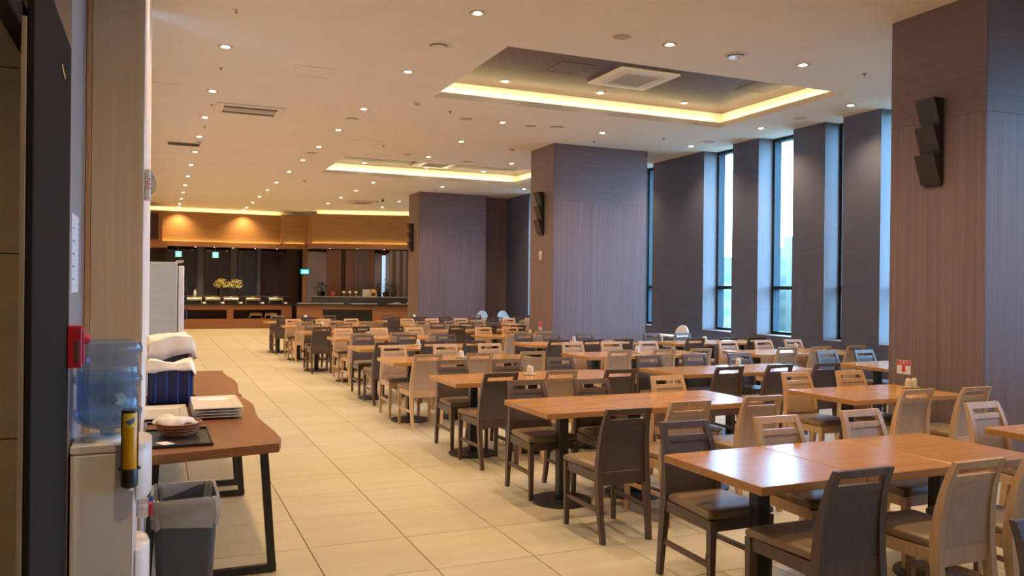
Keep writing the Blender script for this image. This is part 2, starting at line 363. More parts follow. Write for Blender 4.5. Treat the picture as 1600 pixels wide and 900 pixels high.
# ---- oak pillar and the partition that runs behind the service tables
pl = struct(put('wall_pillar', MB().box(-0.295, -0.0612, 4.12, 8.62, 0, ZC + .05), 'cream_wall'))
put('oak_panel', MB().cbox(-0.272, -0.064, 4.098, 4.12, 0.0, ZC, .002), 'pillar_oak', pl)
put('oak_edge_strip', MB().cbox(-0.295, -0.274, 4.094, 4.12, 0.0, ZC, .002), 'pillar_oak_edge', pl)
put('corner_bead', MB().cbox(-0.063, -0.058, 4.10, 4.14, 0.0, ZC, .001), 'cream_wall', pl)
struct(put('wall_partition', MB().box(-0.36, -0.302, 3.50, 4.72, 0, ZC + .05), 'grey_wall'))
put('corner_trim', MB().box(-0.302, -0.297, 4.07, 4.093, 0, ZC), 'grey_trim', bpy.data.objects['wall_partition'])

# ---- open dark door leaf at the left edge of the photo
d = struct(empty('door_1', (-0.30, 2.48, 0)))
put('door_leaf', MB().cbox(-0.018, 0.0, 0.0, 0.98, 0.0, 2.475, .003), 'dark_door', d)
put('edge_trim', MB().cbox(-0.032, -0.0185, 0.0, 0.03, 0.0, 2.30, .002), 'stone_beige', d)
put('closer_rail', MB().cbox(-0.075, -0.03, -0.5, 0.40, 2.27, 2.345, .004), 'dark_door', d)
put('closer_arm', MB().tube([(-.05, -.1 + .05 * k, 2.40 - .004 * k * k) for k in range(7)], .012, 8), 'dark_door', d, smooth=50)
put('closer_spring', MB().tube([(0.004, .62 + .02 * k, 2.33 - .006 * k - .004 * math.sin(k)) for k in range(6)], .003, 6), 'steel', d, smooth=50)
# ---- columns clad in dark veneer sheets
def column(x0, x1, y0, y1, label, sconce_y, n):
    c = tag(put('column', MB().box(x0 + .012, x1 - .012, y0 + .012, y1 - .012, 0, ZC), 'niche_dark'), label, 'column', 'veneered columns')
    zs = 3.20; g = .0015
    xm = x0 + (x1 - x0) * 0.40
    for a, b in ((x0 + .006, xm), (xm, x1)):
        put('veneer_sheet', MB().box(a + g, b - g, y0, y0 + .012, 0.12, zs - g), 'veneer_v', c)
    put('veneer_sheet', MB().box(x0 + .006, x1, y0, y0 + .012, zs + g, ZC), 'veneer_h', c)
    for xa, xb in ((x0, x0 + .012), (x1 - .012, x1)):
        put('veneer_sheet', MB().box(xa, xb, y0 + .0, y1, 0.12, zs - g), 'veneer_v', c)
        put('veneer_sheet', MB().box(xa, xb, y0 + .0, y1, zs + g, ZC), 'veneer_h', c)
    put('veneer_sheet', MB().box(x0 + .012, x1 - .012, y1 - .012, y1, 0.12, ZC), 'veneer_v', c)
    put('skirting', MB().box(x0 + .004, x1 - .004, y0 + .004, y1 - .004, 0, 0.119), 'dark_wood', c)
    # wall lamp of three stacked wedges on the aisle face
    s = tag(empty('wall_sconce', (x0, sconce_y, 2.58)), n, 'wall lamp', 'stepped wall lamps')
    put('back_plate', MB().cbox(-0.02, -0.001, -.09, .09, 0, .80, .003), 'sconce_dark', s)
    for k in range(3):
        zb = 0.02 + 0.26 * k
        w = MB().prism([(-0.02, zb), (-0.045, zb), (-0.14, zb + .27), (-0.02, zb + .27)], -.105, .105, 1)
        put('wedge_shade', w, 'sconce_dark', s)
    return c
column(6.65, 8.66, 4.90, 5.91, 'dark veneered column nearest the camera, at right photo edge', 5.42, 'black three-wedge wall lamp on the nearest column')
column(6.65, 8.66, 13.40, 14.40, 'dark veneered column in mid hall beside the windows', 13.88, 'black three-wedge wall lamp on the mid-hall column')
column(6.72, 8.76, 21.98, 23.0, 'dark veneered column furthest away, next to the buffet', 22.6, 'black three-wedge wall lamp on the furthest column')

# ================================================================== CEILING FITTINGS
def lamp_proto():
    t = empty('downlight')
    put('trim_ring', MB().lathe([(0.058, 0.004), (0.058, -.006), (0.078, -.006), (0.078, 0.004)], n=20), 'grey_trim', t, smooth=40)
    put('reflector', MB().lathe([(0.058, 0.0), (0.040, 0.028)], n=16), 'steel', t, smooth=60)
    put('bulb', MB().lathe([(0.001, -.014), (0.030, -.010), (0.040, 0.0), (0.040, 0.026)], n=12), 'bulb', t, smooth=60)
    return t
LP = lamp_proto(); lp_used = []
spot_d = bpy.data.lights.new('downlight_beam', 'SPOT'); spot_d.energy = LAMP; spot_d.color = (1.0, 0.68, 0.36); spot_d.spot_size = math.radians(125); spot_d.spot_blend = 0.85; spot_d.shadow_soft_size = 0.045
spot_c = spot_d.copy(); spot_c.spot_size = math.radians(75); spot_c.energy = LAMP * 0.5
def downlight(x, y, z, label, group, power=None):
    o = LP if not lp_used else copy_tree(LP); lp_used.append(o)
    o.location = (x, y, z - 0.002); tag(o, label, 'downlight', group)
    o.children[0].hide_render = False
    return o
LAMPS = []
r1 = [2.0, 5.75, 7.70, 9.63, 11.92, 13.85, 15.70, 17.55, 19.5, 21.6, 23.6, 25.5, 27.4, 29.2, 30.28]
r2 = [3.4, 5.4, 7.38, 9.76, 12.1, 13.94, 15.78, 17.65, 19.6, 21.8, 23.7, 25.6, 27.5, 29.4, 30.28]
def in_frame(x, y, z):
    p = Vector((x, y, z - 1.6)); d_ = p.dot(fw)
    return d_ > .1 and abs(p.dot(rt) / d_) * 1274.8 < 800 and abs(p.dot(dn) / d_) * 1274.8 < 450
def lamp_row(x, ys, row, grp):
    n = 0; m = 0
    for y in ys:
        if in_frame(x, y, ZC):
            LAMPS.append((x, y, ZC, 'recessed downlight in the %s ceiling row, %s visible one from the camera' % (row, ORD[n]), grp)); n += 1
        else:
            LAMPS.append((x, y, ZC, 'recessed downlight of the %s ceiling row, %s one above the picture' % (row, ORD[m]), grp)); m += 1
lamp_row(0.68, r1, 'leftmost', 'left aisle downlights')
lamp_row(2.82, r2, 'second', 'table edge downlights')
lamp_row(5.07, [3.4, 5.4, 7.43, 12.09, 14.02, 15.97, 20.6, 22.6, 24.6, 26.6], 'third', 'mid ceiling downlights')
lamp_row(6.93, [3.4, 7.43, 12.13, 16.0, 20.6, 24.8, 26.9], 'column', 'column row downlights')
lamp_row(9.04, [3.4, 6.8, 8.74, 10.62, 12.52, 15.2, 17.4, 20.0], 'window-side', 'window side downlights')
LAMPS.append((-2.1, 2.6, ZC, 'recessed downlight in the entrance lobby beyond the dark door', 'added fill downlight'))  # lamp added out of view to lift the dark stone wall
for c, yy in ((0, 10.65), (1, 19.2)):
    for k, x in enumerate((4.5, 6.05, 7.55)):
        LAMPS.append((x, yy, ZC + 0.27, '%s downlight inside the %s lit ceiling recess' % (('left', 'middle', 'right')[k], ('near', 'far')[c]), 'coffer downlights'))
for o, (x, y, z, lab, grp) in [(downlight(*q), q) for q in LAMPS]:
    s = bpy.data.objects.new('downlight_beam', spot_c if 'recess' in lab.split()[-1] else spot_d); COL.objects.link(s); s.parent = o; s.location = (0, 0, -0.03)
bpy.context.view_layer.update()
def ceil_thing(name, x, y, label, cat, group=None, z=ZC):
    return tag(empty(name, (x, y, z)), label, cat, group)
for k, (x, y, lit) in enumerate([(2.81, 8.54, 0), (5.97, 7.45, 1), (2.82, 12.89, 0), (6.01, 12.03, 0), (9.04, 12.0, 1), (2.83, 16.6, 0), (6.0, 16.2, 0), (6.9, 21.2, 0)]):
    t = ceil_thing('round_air_diffuser', x, y, 'round ceiling air diffuser, %s one counting from the camera' % ORD[[1, 0, 4, 2, 3, 6, 5, 7][k]], 'air vent', 'round ceiling diffusers')
    put('outer_ring', MB().lathe([(0.095, 0), (0.10, -.012), (0.145, -.006), (0.15, 0.0)], n=28), 'off_white', t, smooth=50)
    put('centre_disc', MB().lathe([(0.001, -.03), (0.085, -.028), (0.088, -.018), (0.001, -.016)], n=24), 'off_white' if not lit else 'porcelain', t, smooth=50)
    put('throat', MB().lathe([(0.001, -.001), (0.096, -.001)], n=24), 'dark_slot', t)
for k, (x, y) in enumerate([(4.46, 7.42), (9.05, 9.75), (4.45, 12.1), (5.6, 12.15), (4.6, 15.9)]):
    t = ceil_thing('ceiling_speaker', x, y, 'flat round ceiling speaker grille, %s counting from the camera' % ORD[[0, 1, 2, 3, 4][k]], 'speaker', 'ceiling speakers')
    put('grille', MB().lathe([(0.001, -.006), (0.09, -.006), (0.10, 0)], n=24), 'grey_trim', t, smooth=40)
    put('rim', MB().lathe([(0.10, -.004), (0.108, -.008), (0.115, 0)], n=24), 'off_white', t, smooth=40)
for k, (x, y) in enumerate([(3.42, 11.35), (0.70, 16.2), (3.4, 21.0), (6.2, 14.3)]):
    t = ceil_thing('smoke_detector', x, y, 'small domed smoke detector, %s counting from the camera' % ORD[[0, 2, 3, 1][k]], 'smoke detector', 'smoke detectors')
    put('base', MB().lathe([(0.055, 0), (0.055, -.012), (0.045, -.016)], n=18), 'off_white', t, smooth=40)
    put('dome', MB().lathe([(0.042, -.016), (0.035, -.04), (0.001, -.05)], n=18), 'grey_trim', t, smooth=40)
for k, (x, y) in enumerate([(0.68, 8.3), (0.70, 10.6), (0.72, 12.8), (0.72, 14.7), (4.05, 11.7), (7.88, 7.41), (7.2, 12.9), (8.15, 12.1), (3.9, 15.1)]):
    t = ceil_thing('sprinkler_head', x, y, 'tiny metal sprinkler head, %s one along the %s' % (ORD[k if k < 4 else k - 4], 'left aisle ceiling' if k < 4 else 'table side ceiling'), 'sprinkler', 'sprinkler heads')
    put('escutcheon', MB().lathe([(0.03, 0), (0.03, -.006), (0.008, -.01)], n=12), 'steel', t, smooth=40)
    put('deflector', MB().lathe([(0.006, -.01), (0.006, -.03), (0.014, -.032), (0.001, -.034)], n=10), 'dark_slot', t, smooth=40)
# two-way cassette over the aisle, return grille
t = ceil_thing('ceiling_cassette', 1.27, 12.96, 'rectangular two-slot air conditioner panel over the left aisle', 'air conditioner')
put('panel', MB().cbox(-.49, .49, -.36, .36, -.02, 0, .008), 'off_white', t)
for yy in (-.2, .2): put('slot', MB().box(-.38, .38, yy - .05, yy + .05, -.024, -.0201), 'dark_slot', t)
put('intake_cover', MB().cbox(-.38, .38, -.11, .11, -.027, -.0201, .004), 'grey_trim', t)
t = ceil_thing('return_grille', 0.45, 16.65, 'long narrow brown return air grille by the left wall', 'air vent')
put('grille_frame', MB().box(-.29, .29, -.15, .15, -.012, 0), 'grey_trim', t)
for k in range(8): put('louvre', MB().box(-.27, .27, -.135 + k * .035, -.115 + k * .035, -.02, -.0121), 'dark_slot', t)
def cassette4(x, y, z, label):
    t = ceil_thing('ceiling_cassette', x, y, label, 'air conditioner', 'four-way cassettes', z)
    put('panel', MB().cbox(-.47, .47, -.47, .47, -.035, 0, .012), 'off_white', t)
    put('intake_grille', MB().cbox(-.26, .26, -.26, .26, -.045, -.0351, .004), 'grey_trim', t)
    lv = MB()
    for k in range(17): lv.box(-.24, .24, -.24 + k * .029, -.228 + k * .029, -.049, -.0451)
    put('intake_slats', lv, 'grey_trim', t)
    for a in range(4):
        put('air_flap', MB().box(-.28, .28, .31, .37, -.041, -.0351), 'porcelain', t, rz=a * math.pi / 2)
cassette4(6.02, 9.70, ZC + .27, 'square white air conditioner cassette in the near ceiling recess')
cassette4(6.05, 18.55, ZC + .27, 'square white air conditioner cassette in the far ceiling recess')
cassette4(5.9, 25.6, ZC, 'square air conditioner cassette near the buffet ceiling')
def hatch(x, y, z, s, label, mat):
    t = ceil_thing('access_hatch', x, y, label, 'hatch', 'ceiling access hatches', z)
    f = slab(MB(), -s, s, -s, s, -.006, 0, [(-s + .025, s - .025, -s + .025, s - .025)])
    put('hatch_frame', f, mat, t); put('hatch_door', MB().box(-s + .03, s - .03, -s + .03, s - .03, -.004, 0), mat, t)
hatch(5.02, 9.65, ZC + .27, .26, 'dark square access hatch in the near recess, left of cassette', 'coffer_panel')
hatch(7.95, 9.35, ZC + .27, .26, 'pale outlined access hatch in the near recess, right end', 'coffer_panel')
hatch(1.75, 10.3, ZC, .25, 'faint square access hatch between the two aisle light rows', 'ceiling_paint')
hatch(3.52, 14.9, ZC, .25, 'faint square access hatch just before the far ceiling recess', 'ceiling_paint')
hatch(0.05, 12.0, ZC, .25, 'faint square access hatch beside the left wall', 'ceiling_paint')
hatch(5.0, 18.1, ZC + .27, .26, 'dark square access hatch in the far ceiling recess', 'coffer_panel')
t = ceil_thing('security_camera', 6.25, 24.2, 'small dome security camera near the furthest column', 'camera')
put('mount', MB().lathe([(0.05, 0), (0.05, -.03), (0.03, -.04)], n=16), 'off_white', t, smooth=40); put('dome', MB().lathe([(0.04, -.04), (0.035, -.09), (0.001, -.11)], n=16), 'black_plastic', t, smooth=50)

# ================================================================== TABLES
def table_proto():
    t = empty('dining_table')
    W_, D_ = 0.626, 0.76
    put('table_top', MB().cbox(-W_ / 2, W_ / 2, -D_ / 2, D_ / 2, .684, .725, .0025), 'oak_top', t)
    put('post', MB().cbox(-.038, .038, -.038, .038, .028, .672, .006), 'black_steel', t)
    put('base', MB().lathe([(0.225, 0.0), (0.23, 0.006), (0.225, 0.018), (0.06, 0.028), (0.001, 0.028)], n=32), 'black_steel', t, smooth=35)
    put('spider_plate', MB().cbox(-.16, .16, -.16, .16, .672, .6838, .002), 'black_steel', t)
    return t
TP = table_proto(); tp_used = []
BL = {1: 'aisle group', 2: 'middle group', 3: 'window group'}
POS = ('left', 'middle', 'right')
def tables(block, row, x0, yc, n=3):
    for k in range(n):
        o = TP if not tp_used else copy_tree(TP); tp_used.append(o)
        o.location = (x0 + 0.313 + 0.632 * k, yc, 0)
        o.rotation_euler.z = 0
        tag(o, 'oak-topped pedestal table, %s of the %s, %s row from the camera' % (POS[k], BL[block], ORD[row]), 'table', 'oak dining tables')
for row, (x0, yc) in enumerate([(2.47, 3.25), (2.49, 5.46), (2.48, 7.32), (2.48, 9.42), (2.55, 11.45), (2.67, 13.62), (2.45, 15.50), (2.48, 17.83), (2.35, 20.0)]): tables(1, row, x0, yc)
for row, (x0, yc) in enumerate([(4.93, 3.24), (5.12, 5.25), (4.90, 7.32), (5.02, 9.45), (5.2, 11.55), (5.3, 13.65), (5.08, 15.5), (5.12, 17.75), (5.1, 20.0)]): tables(2, row, x0, yc, 2 if row in (1, 5) else 3)
tp_used[-1]
for row, (x0, yc) in {2: (7.58, 7.17), 3: (7.45, 9.15), 4: (7.6, 11.22), 7: (7.5, 17.7), 8: (7.5, 19.9)}.items(): tables(3, row, x0, yc)

# ================================================================== CHAIRS
def ring(pts): return pts
def chair_proto(kind):
    wood, panel = ('dark_wood', 'dark_panel') if kind == 'd' else ('pale_wood', 'pale_panel')
    t = empty('dining_chair')
    prof = [(-.262, 0), (-.238, .15), (-.216, .30), (-.205, .42), (-.205, .50), (-.214, .60), (-.232, .70), (-.256, .78), (-.285, .845)]
    hw = [.180, .186, .190, .190, .186, .180, .172, .165, .160]      # outer half width up the back
    dp = [.017, .021, .025, .026, .024, .021, .018, .016, .014]      # half depth of the post
    tw = .036
    def at(z):
        for k in range(len(prof) - 1):
            if prof[k][1] <= z <= prof[k + 1][1] + 1e-9:
                f = (z - prof[k][1]) / (prof[k + 1][1] - prof[k][1]); l = lambda a, b: a + (b - a) * f
                return l(prof[k][0], prof[k + 1][0]), l(hw[k], hw[k + 1]), l(dp[k], dp[k + 1])
    for sgn in (-1, 1):
        rings = []
        for (y, z), w, d_ in zip(prof, hw, dp):
            a, b = sgn * w, sgn * (w - (tw if z > .2 else tw - .006))
            rings.append([(a, y - d_, z), (b, y - d_, z), (b, y + d_, z), (a, y + d_, z)])
        put('back_leg', MB().loft(rings), wood, t, smooth=30)
        xo = sgn * .200; rr = []
        for z, s in ((0, .013), (.25, .017), (.43, .0195)):
            xc = sgn * (.200 - .0195); yc_ = .225
            rr.append([(xc - s, yc_ - s, z), (xc + s, yc_ - s, z), (xc + s, yc_ + s, z), (xc - s, yc_ + s, z)])
        put('front_leg', MB().loft(rr), wood, t)
        # side rail and stretcher run from the front leg back to the post
        for nm, z0, z1, th, mat in (('side_rail', .372, .432, .010, wood), ('stretcher', .185, .212, .009, wood)):
            yb, wb, db = at((z0 + z1) / 2); xb = sgn * (wb - tw / 2); xf = sgn * (.200 - .0195)
            p = [(xf - th, .208), (xf + th, .208), (xb + th, yb + db - .004), (xb - th, yb + db - .004)]
            put(nm, MB().prism(p, z0, z1), mat, t)
    put('front_rail', MB().box(-.163, .163, .214, .234, .372, .432), wood, t)
    yb, wb, db = at(.41); put('rear_rail', MB().cbox(-wb + tw - .002, wb - tw + .002, yb - .012, yb + .008, .355, .440, .002), wood, t)
    def rail(z0, z1, dz, inset=tw):
        rings = []
        for z in (z0, z1):
            y, w, d_ = at(z); x = w - inset + .002
            rings.append([(-x, y - dz, z), (x, y - dz, z), (x, y + dz, z), (-x, y + dz, z)])
        return MB().loft(rings)
    put('top_rail', rail(.808, .8449, .0125), wood, t)
    put('middle_rail', rail(.742, .774, .011), wood, t)
    zs = [.441, .50, .56, .62, .68, .741]; rings = []
    for z in zs:
        y, w, d_ = at(z); x = w - tw + .001
        rings.append([(-x, y - .011, z), (x, y - .011, z), (x, y + .006, z), (-x, y + .006, z)])
    put('back_panel', MB().loft(rings), panel, t, smooth=30)
    # padded seat: rounded slab, narrower at the back, slightly crowned
    rings = []
    for z, ins in ((.4325, .012), (.440, .0), (.462, .0), (.474, .012), (.480, .035), (.483, .09)):
        r = []
        yb_, yf = -.178 + ins, .246 - ins
        for k in range(7): r.append((-.205 + ins + k / 6 * (.410 - 2 * ins), yf - (.012 if k in (0, 6) else 0), z))
        for k in range(7): r.append((.172 - ins * .9 - k / 6 * (.344 - 1.8 * ins), yb_ + (.006 if k in (0, 6) else 0), z))
        rings.append(r)
    put('seat_cushion', MB().loft(rings), 'brown_vinyl', t, smooth=50)
    return t
CP = {'d': chair_proto('d'), 'l': chair_proto('l')}; c_used = {'d': 0, 'l': 0}
COLN = {'d': 'dark brown', 'l': 'pale oak'}
def chair(kind, x, y, rz, label, grp='dining chairs around the tables'):
    o = CP[kind] if not c_used[kind] else copy_tree(CP[kind]); c_used[kind] += 1
    o.location = (x, y, 0); o.rotation_euler = (0, 0, rz); tag(o, label, 'chair', grp); return o
ROWS = {
 (1, 0): dict(f='d2.77,3.60 l3.41,3.57 l4.11,3.59', n='d2.77,2.86 l3.41,2.81 l3.92,2.82'),
 (1, 1): dict(n='d2.74,4.69 l3.32,4.85 l3.99,4.90', f='d2.77,5.77 d3.31,5.67 l4.08,5.70'),
 (2, 0): dict(f='l5.21,3.57'),
 (2, 1): dict(f='l5.42,5.58 l6.03,5.54', n='l5.42,4.81 l6.02,4.77'),
 (1, 2): dict(n='d2.78,6.89 l3.40,6.93 d3.99,6.86', f='d2.81,7.69 d3.37,7.60 d4.03,7.65'),
 (2, 2): dict(f='d5.11,7.57 d5.73,7.57 d6.36,7.55', n='d5.18,6.77 d5.82,6.79 d6.44,6.77'),
 (3, 2): dict(f='d7.71,7.53 d8.35,7.54'),
 (3, 3): dict(f='l7.73,9.49 l8.40,9.50 l8.95,9.48', n='l7.68,8.72 l8.26,8.72 l8.90,8.73'),
 (3, 4): dict(f='d7.71,11.47 d8.32,11.45', n='d7.62,10.66 d8.24,10.66 d8.79,10.64'),
 (1, 3): dict(f='l2.78,9.86 l3.48,9.88 l4.10,9.88', n='l2.78,8.97 l3.41,9.00 l4.08,9.01'),
 (2, 3): dict(f='l5.32,9.80 l5.92,9.78 l6.52,9.75', n='l5.23,8.92 l5.87,8.91 l6.40,8.88'),
 (2, 4): dict(n='d5.36,10.84 d5.89,10.80 d6.42,10.80', f='d5.49,11.82 d5.99,11.80 d6.59,11.78'),
 (1, 4): dict(f='d2.90,12.02 d3.58,12.02 d4.22,12.02', n='d2.84,10.95 d3.50,11.00 d4.11,11.00'),
 (1, 5): dict(f='l3.03,14.10 l3.68,14.14 l4.34,14.16', n='l3.00,13.20 l3.66,13.24 l4.32,13.26'),
 (2, 5): dict(f='l5.63,13.98 l6.17,13.95', n='l5.66,13.09 l6.18,13.06'),
 (1, 6): dict(n='d2.75,15.14 d3.46,15.17 d4.12,15.20', f='d2.81,15.86 d3.41,15.88 d4.03,15.86'),
 (2, 6): dict(n='d5.34,15.14 d5.98,15.12 d6.60,15.10', f='d5.34,15.83 d5.98,15.82 d6.61,15.84'),
 (1, 7): dict(n='l2.82,17.41 l3.46,17.38 l4.10,17.40', f='l2.79,18.22 l3.44,18.20 l4.08,18.23'),
 (2, 7): dict(n='l5.34,17.35 l6.00,17.37 l6.62,17.36', f='l5.36,18.10 l5.97,18.12 l6.68,18.13'),
 (3, 7): dict(n='l7.78,17.28 l8.42,17.30', f='l7.89,18.03 l8.50,18.05'),
 (1, 8): dict(n='d2.70,19.58 d3.34,19.62', f='d2.72,20.38 d3.36,20.42 d4.0,20.40'),
 (2, 8): dict(n='d5.31,19.56 d5.98,19.58 d6.60,19.60', f='d5.5,20.40 d6.3,20.42'),
 (3, 8): dict(n='d7.86,19.50 d8.5,19.5', f='d7.90,20.30'),
}
for (blk, row), sides in ROWS.items():
    for sd, txt in sides.items():
        items = txt.split()
        for k, it in enumerate(items):
            kd = it[0]; x, y = map(float, it[1:].split(','))
            rz = (0 if sd == 'n' else math.pi) + math.radians(random.uniform(-1.6, 1.6))
            pos = POS[k] if len(items) == 3 else ('only' if len(items) == 1 else ('left', 'right')[k])
            lab = '%s chair, %s seat on %s side of %s tables, %s row' % (COLN[kd], pos, 'near' if sd == 'n' else 'window-end far' if False else 'far', BL[blk].replace(' group', ''), ORD[row])
            chair(kd, x, y, rz, lab)
chair('d', 2.77, 1.53, math.pi, 'dark brown chair cut off by the bottom right photo corner')

# ================================================================== CONDIMENT SETS, HIGH CHAIRS
def condiment_proto():
    t = empty('condiment_set')
    put('dish', MB().lathe([(0.045, 0.0), (0.062, 0.004), (0.066, 0.012), (0.060, 0.012), (0.045, 0.008), (0.001, 0.008)], n=20, sx=1.25), 'cream_china', t, smooth=40)
    for x in (-.034, .034):
        put('shaker', MB().lathe([(0.029, 0.009), (0.027, 0.05), (0.022, 0.082), (0.014, 0.09), (0.001, 0.091)], (x, 0, 0), 16), 'cream_china', t, smooth=45)
    return t
KP = condiment_proto(); k_used = []
for lab, x, y in [('third row of the aisle group', 3.44, 7.42), ('fourth row of the aisle group', 3.45, 9.46), ('fifth row of the aisle group', 3.56, 11.62), ('fifth row of the middle group', 6.20, 11.70), ('fourth row of the middle group', 6.01, 9.50),
                  ('third row of the middle group', 6.11, 7.52), ('fifth row of the window group', 8.40, 11.20), ('table against the nearest column', 6.28, 5.33), ('fourth row of the window group', 8.71, 9.42), ('sixth row of the middle group', 6.40, 13.80),
                  ('seventh row of the middle group', 6.2, 15.6), ('sixth row of the aisle group', 3.3, 13.7), ('eighth row of the aisle group', 3.3, 17.85)]:
    o = KP if not k_used else copy_tree(KP); k_used.append(o); o.location = (x, y, .7255); o.rotation_euler.z = random.uniform(-.3, .3) + (0.2 if 'column' in lab else 1.15)
    tag(o, 'white salt and pepper pair on dish, %s' % lab, 'condiment set', 'white condiment sets')
def high_chair(x, y, rz, mat, label):
    t = tag(empty('high_chair', (x, y, 0), rz), label, 'high chair', 'baby high chairs')
    for sx in (-1, 1):
        for sy in (-1, 1):
            put('leg', MB().tube([(sx * .24, sy * .24, 0), (sx * .15, sy * .13, .54)], [.014, .018], 8), mat, t, smooth=50)
    put('seat', MB().cbox(-.18, .18, -.17, .17, .54, .58, .012), mat, t)
    arc = [(-.17 * math.cos(math.pi * k / 12), .17 + .21 * math.sin(math.pi * k / 12)) for k in range(13)]
    poly = [(-.17, 0)] + arc + [(.17, 0)]
    b = MB().prism(poly, -.014, .014, 1); o = put('backrest', b, mat, t, (0, -.18, .56), smooth=30); o.rotation_euler = (math.radians(12), 0, 0)
    put('tray', MB().cbox(-.24, .24, .10, .36, .74, .77, .012), mat, t)
    for sx in (-1, 1): put('armrest', MB().cbox(sx * .20 - .015, sx * .20 + .015, -.20, .30, .72, .745, .006), mat, t); put('arm_post', MB().cbox(sx * .165 - .012, sx * .165 + .012, .1, .13, .579, .73, .004), mat, t)
high_chair(8.74, 12.6, math.radians(100), 'highchair_white', 'white baby high chair with tray by the window wall')
high_chair(8.45, 21.25, math.radians(180), 'highchair_grey', 'grey round-backed baby high chair, left one by the recess')
high_chair(9.02, 21.1, math.radians(180), 'highchair_grey', 'grey round-backed baby high chair, right one by the recess')

# ================================================================== SERVICE TABLES ON THE LEFT
def live_table(y0, y1, label, wig, seed):
    t = tag(empty('service_table', (0, 0, 0)), label, 'table', 'live-edge service tables')
    t.location = (0.29, (y0 + y1) / 2, 0); L_ = (y1 - y0) / 2
    r = random.Random(seed); poly = [(-.335, -L_ - (.12 if seed == 1 else 0)), (.33, -L_)]
    n = 26
    for k in range(1, n):
        f = k / n; poly.append((.345 + wig(f) - (.0 if k not in (1, n - 1) else .01), -L_ + 2 * L_ * f))
    poly += [(.325, L_), (-.335, L_)]
    rings = [[(x * .985, y * .997, z) if i in (0, 3) else (x, y, z) for (x, y) in poly] for i, z in enumerate((.690, .697, .733, .740))]
    put('table_top', MB().loft(rings), 'live_wood', t, smooth=35)
    for yy in (-L_ + .14, L_ - .2):
        f = empty('leg_frame'); f.parent = t; f.location = (0, yy, 0)
        bx = lambda xa, za, xb, zb, w=.022: MB().loft([[(xa - w, -.015, za), (xa + w, -.015, za), (xa + w, .015, za), (xa - w, .015, za)], [(xb - w, -.015, zb), (xb + w, -.015, zb), (xb + w, .015, zb), (xb - w, .015, zb)]])
        put('frame_leg', bx(.315, .012, .265, .689), 'black_steel', f); put('frame_leg', bx(-.325, .012, -.285, .689), 'black_steel', f)
        put('floor_bar', MB().box(-.345, .337, -.0155, .0155, .006, .045), 'black_steel', f)
        put('top_bar', MB().box(-.306, .286, -.0155, .0155, .665, .6895), 'black_steel', f)
        for x in (-.32, .31): put('foot_pad', MB().lathe([(0.014, 0), (0.014, .006)], (x, 0, 0), 10), 'black_plastic', f)
    return t
live_table(4.56, 6.68, 'nearer live-edge wooden service table on black steel frames', lambda f: .018 * math.sin(f * 9 + .6) - .03 * max(0, f - .72) / .28 * 1.5, 1)
live_table(6.70, 8.60, 'further live-edge wooden service table behind the nearer one', lambda f: .022 * math.sin(f * 8 + 4.2) - .05 * max(0, f - .8), 2)
ZT = .7405
# black tray, basket, napkins
t = tag(empty('serving_tray', (.115, 4.88, ZT)), 'black serving tray at the near end of the service table', 'tray')
put('tray_bottom', MB().cbox(-.165, .165, -.26, .26, 0, .006, .002), 'black_plastic', t)
put('tray_rim', slab(MB(), -.172, .172, -.268, .268, .0, .016, [(-.163, .163, -.258, .258)]), 'black_plastic', t)
t = tag(empty('bread_basket', (.125, 4.98, ZT + .0065)), 'oval brown wicker basket on the black tray', 'basket')
put('basket_wall', MB().lathe([(0.085, 0.0), (0.102, .025), (.118, .068), (.123, .073), (.116, .075), (.096, .028), (.078, .006), (0.001, .006)], n=36, sx=1.0, sy=1.25), 'wicker', t, smooth=30)
for k in range(3):
    r = .100 + .009 * k; z = .02 + .018 * k
    put('weave_band', MB().tube([(r * math.cos(a * math.pi / 12), 1.25 * r * math.sin(a * math.pi / 12), z + .003 * (-1) ** a) for a in range(25)], .004, 6, False), 'wicker', t, smooth=60)
def cloth(name, x, y, z, w, d_, h, rz, label, seed, drop=.0, peak=.0):
    """rumpled folded cloth: top sheet with folds and hanging borders, 3 mm thick"""
    r = random.Random(seed); n, m = 19, 15; mb = MB(); vs = []; ph = [r.uniform(0, 6) for _ in range(6)]
    for j in range(m):
        for i in range(n):
            u, v = i / (n - 1) * 2 - 1, j / (m - 1) * 2 - 1
            ex = max(0, abs(u) - .72) / .28; ey = max(0, abs(v) - .72) / .28
            zz = h + .014 * math.sin(2.3 * u + 1.5 * v + ph[0]) + .010 * abs(math.sin(2.2 * v - 1.7 * u + ph[1])) + .006 * math.sin(4.1 * u + ph[2]) + .011 * abs(math.sin(3.3 * u + 2.6 * v + ph[4])) + peak * max(0, u + v - .6) - drop * (max(ex, ey) ** .8) * (1.5 if u > .72 else 1.0) * (.85 + .15 * math.sin(1.7 * u + 2 * v + ph[3]))
            px = w * (u if abs(u) < .72 else math.copysign(.72 + .28 * ex * (.45 if drop else 1), u)); py = d_ * (v if abs(v) < .72 else math.copysign(.72 + .28 * ey * (.45 if drop else 1), v))
            vs.append((px + .006 * math.sin(8 * v + ph[4]), py + .006 * math.sin(8 * u + ph[5]), max(zz, .004)))
    q = [(j * n + i, j * n + i + 1, (j + 1) * n + i + 1, (j + 1) * n + i) for j in range(m - 1) for i in range(n - 1)]
    mb.add(vs, q); o = put(name, mb, 'linen', None, (x, y, z), rz, smooth=60)
    so = o.modifiers.new('thickness', 'SOLIDIFY'); so.thickness = .003; so.offset = 1
    return tag(o, label, 'cloth')
cloth('napkin', .105, 4.99, ZT + .055, .10, .115, .022, .5, 'white napkin folded in the wicker basket', 3, .02, .02)
